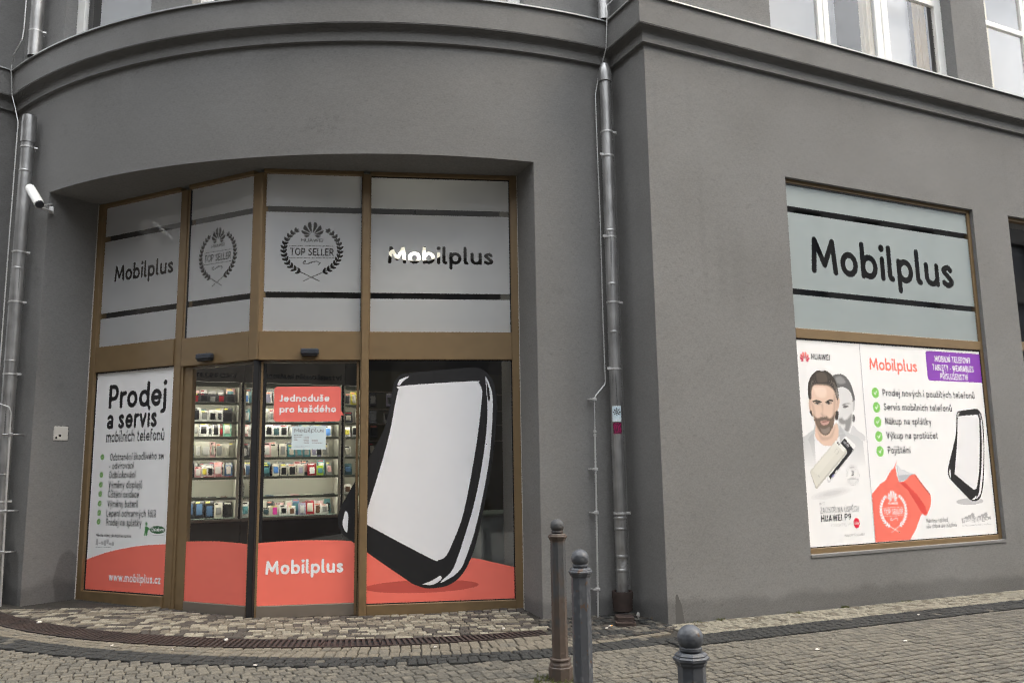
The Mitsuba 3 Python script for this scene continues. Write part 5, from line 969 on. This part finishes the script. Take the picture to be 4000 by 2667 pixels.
# ---------------------------------------------------------------- camera, junction box
CC = thing('security_camera', 'white cylindrical security camera on a wall bracket left of the entrance', 'camera')
ln, bk = np.array([-.955, 10.45, 4.635]), np.array([-1.09, 10.72, 4.90])
dirn = (ln - bk) / np.linalg.norm(ln - bk)
add('body', tube([bk - dirn * .012, bk, bk + dirn * .02, ln - dirn * .01, ln], [.03, .046, .053, .053, .050], 22), 'white_plastic', CC, smooth=40)
add('lens_hood', tube([ln - dirn * .005, ln + dirn * .015], [.047, .044], 22), 'dark_plastic', CC, smooth=40)
mid = bk * .4 + ln * .6
add('bracket', cat_([tube([mid + [0, 0, -.05], mid + [.03, .03, -.10]], .014, 8), bx(mid + [0.0, .0, -.115], mid + [.05, .05, -.09], .004), tube([mid + [.03, .03, -.10], (-.845, 10.80, 4.66)], .015, 8), tube([mid + [.03, .03, -.09], (-.86, 10.83, 4.76)], .008, 8), bx((-.885, 10.78, 4.64), (-.835, 10.83, 4.72), .005)]), 'steel', CC)
JB = thing('junction_box', 'small white square cover plate on the left side of the entrance recess', 'junction box')
RV = Plane((-.789, 10.908), (-.33, 11.166))
add('cover', RV.box(.108, .272, 1.985, 2.15, -.01, .012, .006), 'white_dirty', JB)
for m_ in [RV.slab(Point(.135, 2.015).buffer(.012), .012, .016), RV.slab(box(.165, 2.03, .19, 2.055), .0125, .0135)]: add('keyhole', m_, 'black', JB)
add('plaster_rim', RV.slab(box(.100, 1.977, .280, 2.158).difference(box(.108, 1.985, .272, 2.15)), .0, .004), 'stain', JB)
ST = thing('wall_stain', 'dark triangular paint patch at the foot of the right wall corner', 'stain')
add('patch', W0.flat(pol([(5.075, -.06), (5.087, .295), (5.100, .318), (5.114, .314), (5.16, .201), (5.205, -.06)]), .0015), 'stain', ST)

# ---------------------------------------------------------------- bollards
def bollard(x, y, mat, lab, turn):
    b = thing('bollard', lab, 'bollard', 'iron bollards with ball heads')
    z = float(gh(x, y)); A = (x, y, z)
    oc = lambda prof, nm: add(nm, lathe([(r / math.cos(math.pi / 8) if r else 0, h) for r, h in prof], 8, A, turn), mat, b)
    rd = lambda prof, nm: add(nm, lathe(prof, 32, A), mat, b, smooth=35)
    oc([(0, -.03), (.083, -.03), (.083, .088), (.076, .094), (.076, .110), (.070, .122), (.0685, .132), (.074, .138), (.074, .148), (.064, .155), (0, .156)], 'base')
    oc([(0, .15), (.0555, .15), (.0525, 1.010), (0, 1.011)], 'shaft')
    oc([(0, 1.006), (.055, 1.008), (.060, 1.016), (.060, 1.022), (.068, 1.030), (.069, 1.040), (.062, 1.046), (.062, 1.051), (.052, 1.060), (0, 1.061)], 'collar')
    rd([(0, 1.058), (.038, 1.058), (.040, 1.063), (.046, 1.068), (.046, 1.078), (.040, 1.083), (.036, 1.088), (.0, 1.089)], 'neck')
    t = np.linspace(-.40 * np.pi, .5 * np.pi, 18)
    rd([(.0, 1.08)] + [(.0535 * math.cos(a) if a < 1.57 else 0, 1.1155 + .0525 * math.sin(a)) for a in t], 'ball')
    return b
bollard(3.065, 5.69, 'bollard_rust', 'rust stained iron bollard standing nearest the entrance, first in the row', .30)
bollard(2.558, 4.468, 'bollard_paint', 'dark blue grey iron bollard, second in the row from the entrance', .12)
bollard(2.171, 2.898, 'bollard_paint', 'dark iron bollard in front, only its ball head and collar in view', .25)

# ---------------------------------------------------------------- litter and weeds
def butt(x, y, a, orange=True, lab=''):
    k = thing('cigarette_butt', lab, 'cigarette butt'); z = float(gh(x, y)) + .008; d = np.array([math.cos(a), math.sin(a), 0])
    p = np.array([x, y, z]); add('paper', tube([p, p + d * .030], .0055, 8), 'white_dirty', k, smooth=30)
    if orange: add('filter', tube([p + d * .030, p + d * .052], .0056, 8), 'pack', k, smooth=False, color=(.62, .27, .06))
butt(4.38, 7.13, .3, True, 'cigarette butt with orange filter left of the iron inspection lid')
butt(4.30, 7.06, .1, False, 'white cigarette end left of the iron inspection lid')
butt(.50, 7.80, 1.9, False, 'white cigarette end on the dark sett band left of the doors')
butt(-.35, 6.93, .25, False, 'long white cigarette stub on the setts at the lower left')
butt(.02, 8.18, .8, False, 'white cigarette end lying by the drain at the left')
def scrap(x, y, w, lab, col='white_dirty', h=.02, seed=0):
    r = np.random.default_rng(seed); m = trimesh.creation.icosphere(subdivisions=2, radius=1.0)
    v = m.vertices * (1 + .5 * (meshkit.noise(m.vertices * 2.5 + seed * 7)[:, None] - .5) + r.uniform(-.12, .12, (len(m.vertices), 1)))
    m = trimesh.Trimesh(v * [w, w * .7, h], m.faces, process=False); m.apply_translation([x, y, float(gh(x, y)) + h * .7])
    add('paper_scrap', m, col, label=lab, cat='litter')
spots = [(4.93, 7.44, .024, 'crumpled pale paper litter behind the iron pipe socket', .035), (5.05, 7.30, .03, 'small paper scrap by the pilaster foot near the pipe socket', .02), (3.40, 7.44, .02, 'white paper scrap on the right end of the drain grating', .012), (2.55, 7.00, .018, 'white paper scrap on the dark band in front of the right window', .008), (7.7, 6.33, .022, 'white paper scrap on the dark band under the right display window', .008), (6.55, 5.55, .03, 'white paper scrap on the setts before the right wall', .008), (5.55, 5.62, .028, 'pale paper scrap on the setts behind the front bollard', .008), (.95, 8.03, .025, 'white paper scrap at the inner edge of the drain before the left door', .012), (1.05, 6.99, .02, 'pale paper scrap on the outer edge of the dark band', .008), (-.62, 9.6, .03, 'small white scrap on the pavers near the left end of the drain', .015)]
for i, (x, y, w, lab, h) in enumerate(spots): scrap(x, y, w * .75, lab, h=h * .8, seed=i)
scrap(5.00, 7.28, .018, 'orange scrap on the ground between pipe socket and pilaster', 'bronze', .015, 33)
def tuft(name, cx, cy, rad, n, hmax, lab, seed):
    r = np.random.default_rng(seed); V, F = [], []
    for i in range(n):
        a, d = r.uniform(0, 2 * np.pi), rad * math.sqrt(r.random()); x, y = cx + d * math.cos(a), cy + d * math.sin(a); z = float(gh(x, y)) - .004
        h, b, w = r.uniform(.35, 1) * hmax, r.uniform(0, 2 * np.pi), r.uniform(.0015, .004); bend = r.uniform(.2, 1) * h * .9
        p = np.array([x, y, z]); s = np.array([math.cos(b), math.sin(b), 0]) * w; o = np.array([-math.sin(b), math.cos(b), 0]) * bend
        k = len(V); V += [p - s, p + s, p + o * .35 + [0, 0, h * .6] - s * .7, p + o * .35 + [0, 0, h * .6] + s * .7, p + o + [0, 0, h]]
        F += [[k, k + 1, k + 3], [k, k + 3, k + 2], [k + 2, k + 3, k + 4]]
    add(name, trimesh.Trimesh(np.array(V), np.array(F), process=False), 'grass', label=lab, cat='grass', kind='stuff')
tuft('grass_tuft', 3.02, 5.62, .20, 420, .045, 'short grass and moss round the foot of the rust stained bollard', 1)
for i, (wx, n_, lab) in enumerate(((5.28, 40, 'dry weeds at the foot of the right wall beside the painted patch'), (5.62, 90, 'small weed clump at the foot of the right wall, nearest the pilaster corner'), (6.6, 70, 'dry weeds at the foot of the right wall left of the display window'), (7.35, 110, 'dry weeds at the foot of the right wall under the advert poster'), (8.3, 60, 'dry weeds at the foot of the right wall under the services poster'))):
    tuft('wall_weeds', wx, 6.988, .05 if i % 2 else .09, n_, .030, lab, 2 + i)

# ---------------------------------------------------------------- across the street: only seen as reflections
OB = thing('opposite_building', 'grey facade across the street mirrored in the shop glass', 'building')
OP = Plane((85, -16), (-30, -16))
wh = unary_union([box(2.5 + 4.2 * i, 1.2 + 3.6 * j, 4.4 + 4.2 * i, 3.4 + 3.6 * j) for i in range(26) for j in range(4)])
add('wall', OP.slab(box(0, -1, 115, 15.6).difference(wh), -.5, 0), 'facade', OB)
add('cornice', OP.box(-.2, 115.2, 15.6, 16.3, -.5, .35), 'facade', OB)
for i in range(26):
    for j in range(4): add('window', OP.flat(box(2.5 + 4.2 * i, 1.2 + 3.6 * j, 4.4 + 4.2 * i, 3.4 + 3.6 * j), -.3), 'dark_plastic', OB)
NB = thing('neighbour_building', 'plain facade standing off to the left mirrored in the left panes', 'building')
NP = Plane((-7.5, -17), (-11.0, 14))
add('wall', NP.slab(box(0, -1, 31, 17).difference(unary_union([box(2 + 3.4 * i, 1.3 + 3.7 * j, 3.5 + 3.4 * i, 3.5 + 3.7 * j) for i in range(8) for j in range(4)])), -.5, 0), 'facade', NB)
for i in range(8):
    for j in range(4): add('window', NP.flat(box(2 + 3.4 * i, 1.3 + 3.7 * j, 3.5 + 3.4 * i, 3.5 + 3.7 * j), -.3), 'dark_plastic', NB)

for i, (bx_, by_, lab) in enumerate(((2.558, 4.468, 'moss and dirt round the foot of the second bollard'), (2.171, 2.898, 'moss and dirt round the foot of the front bollard'))):
    tuft('moss', bx_, by_, .16, 160, .02, lab, 40 + i)
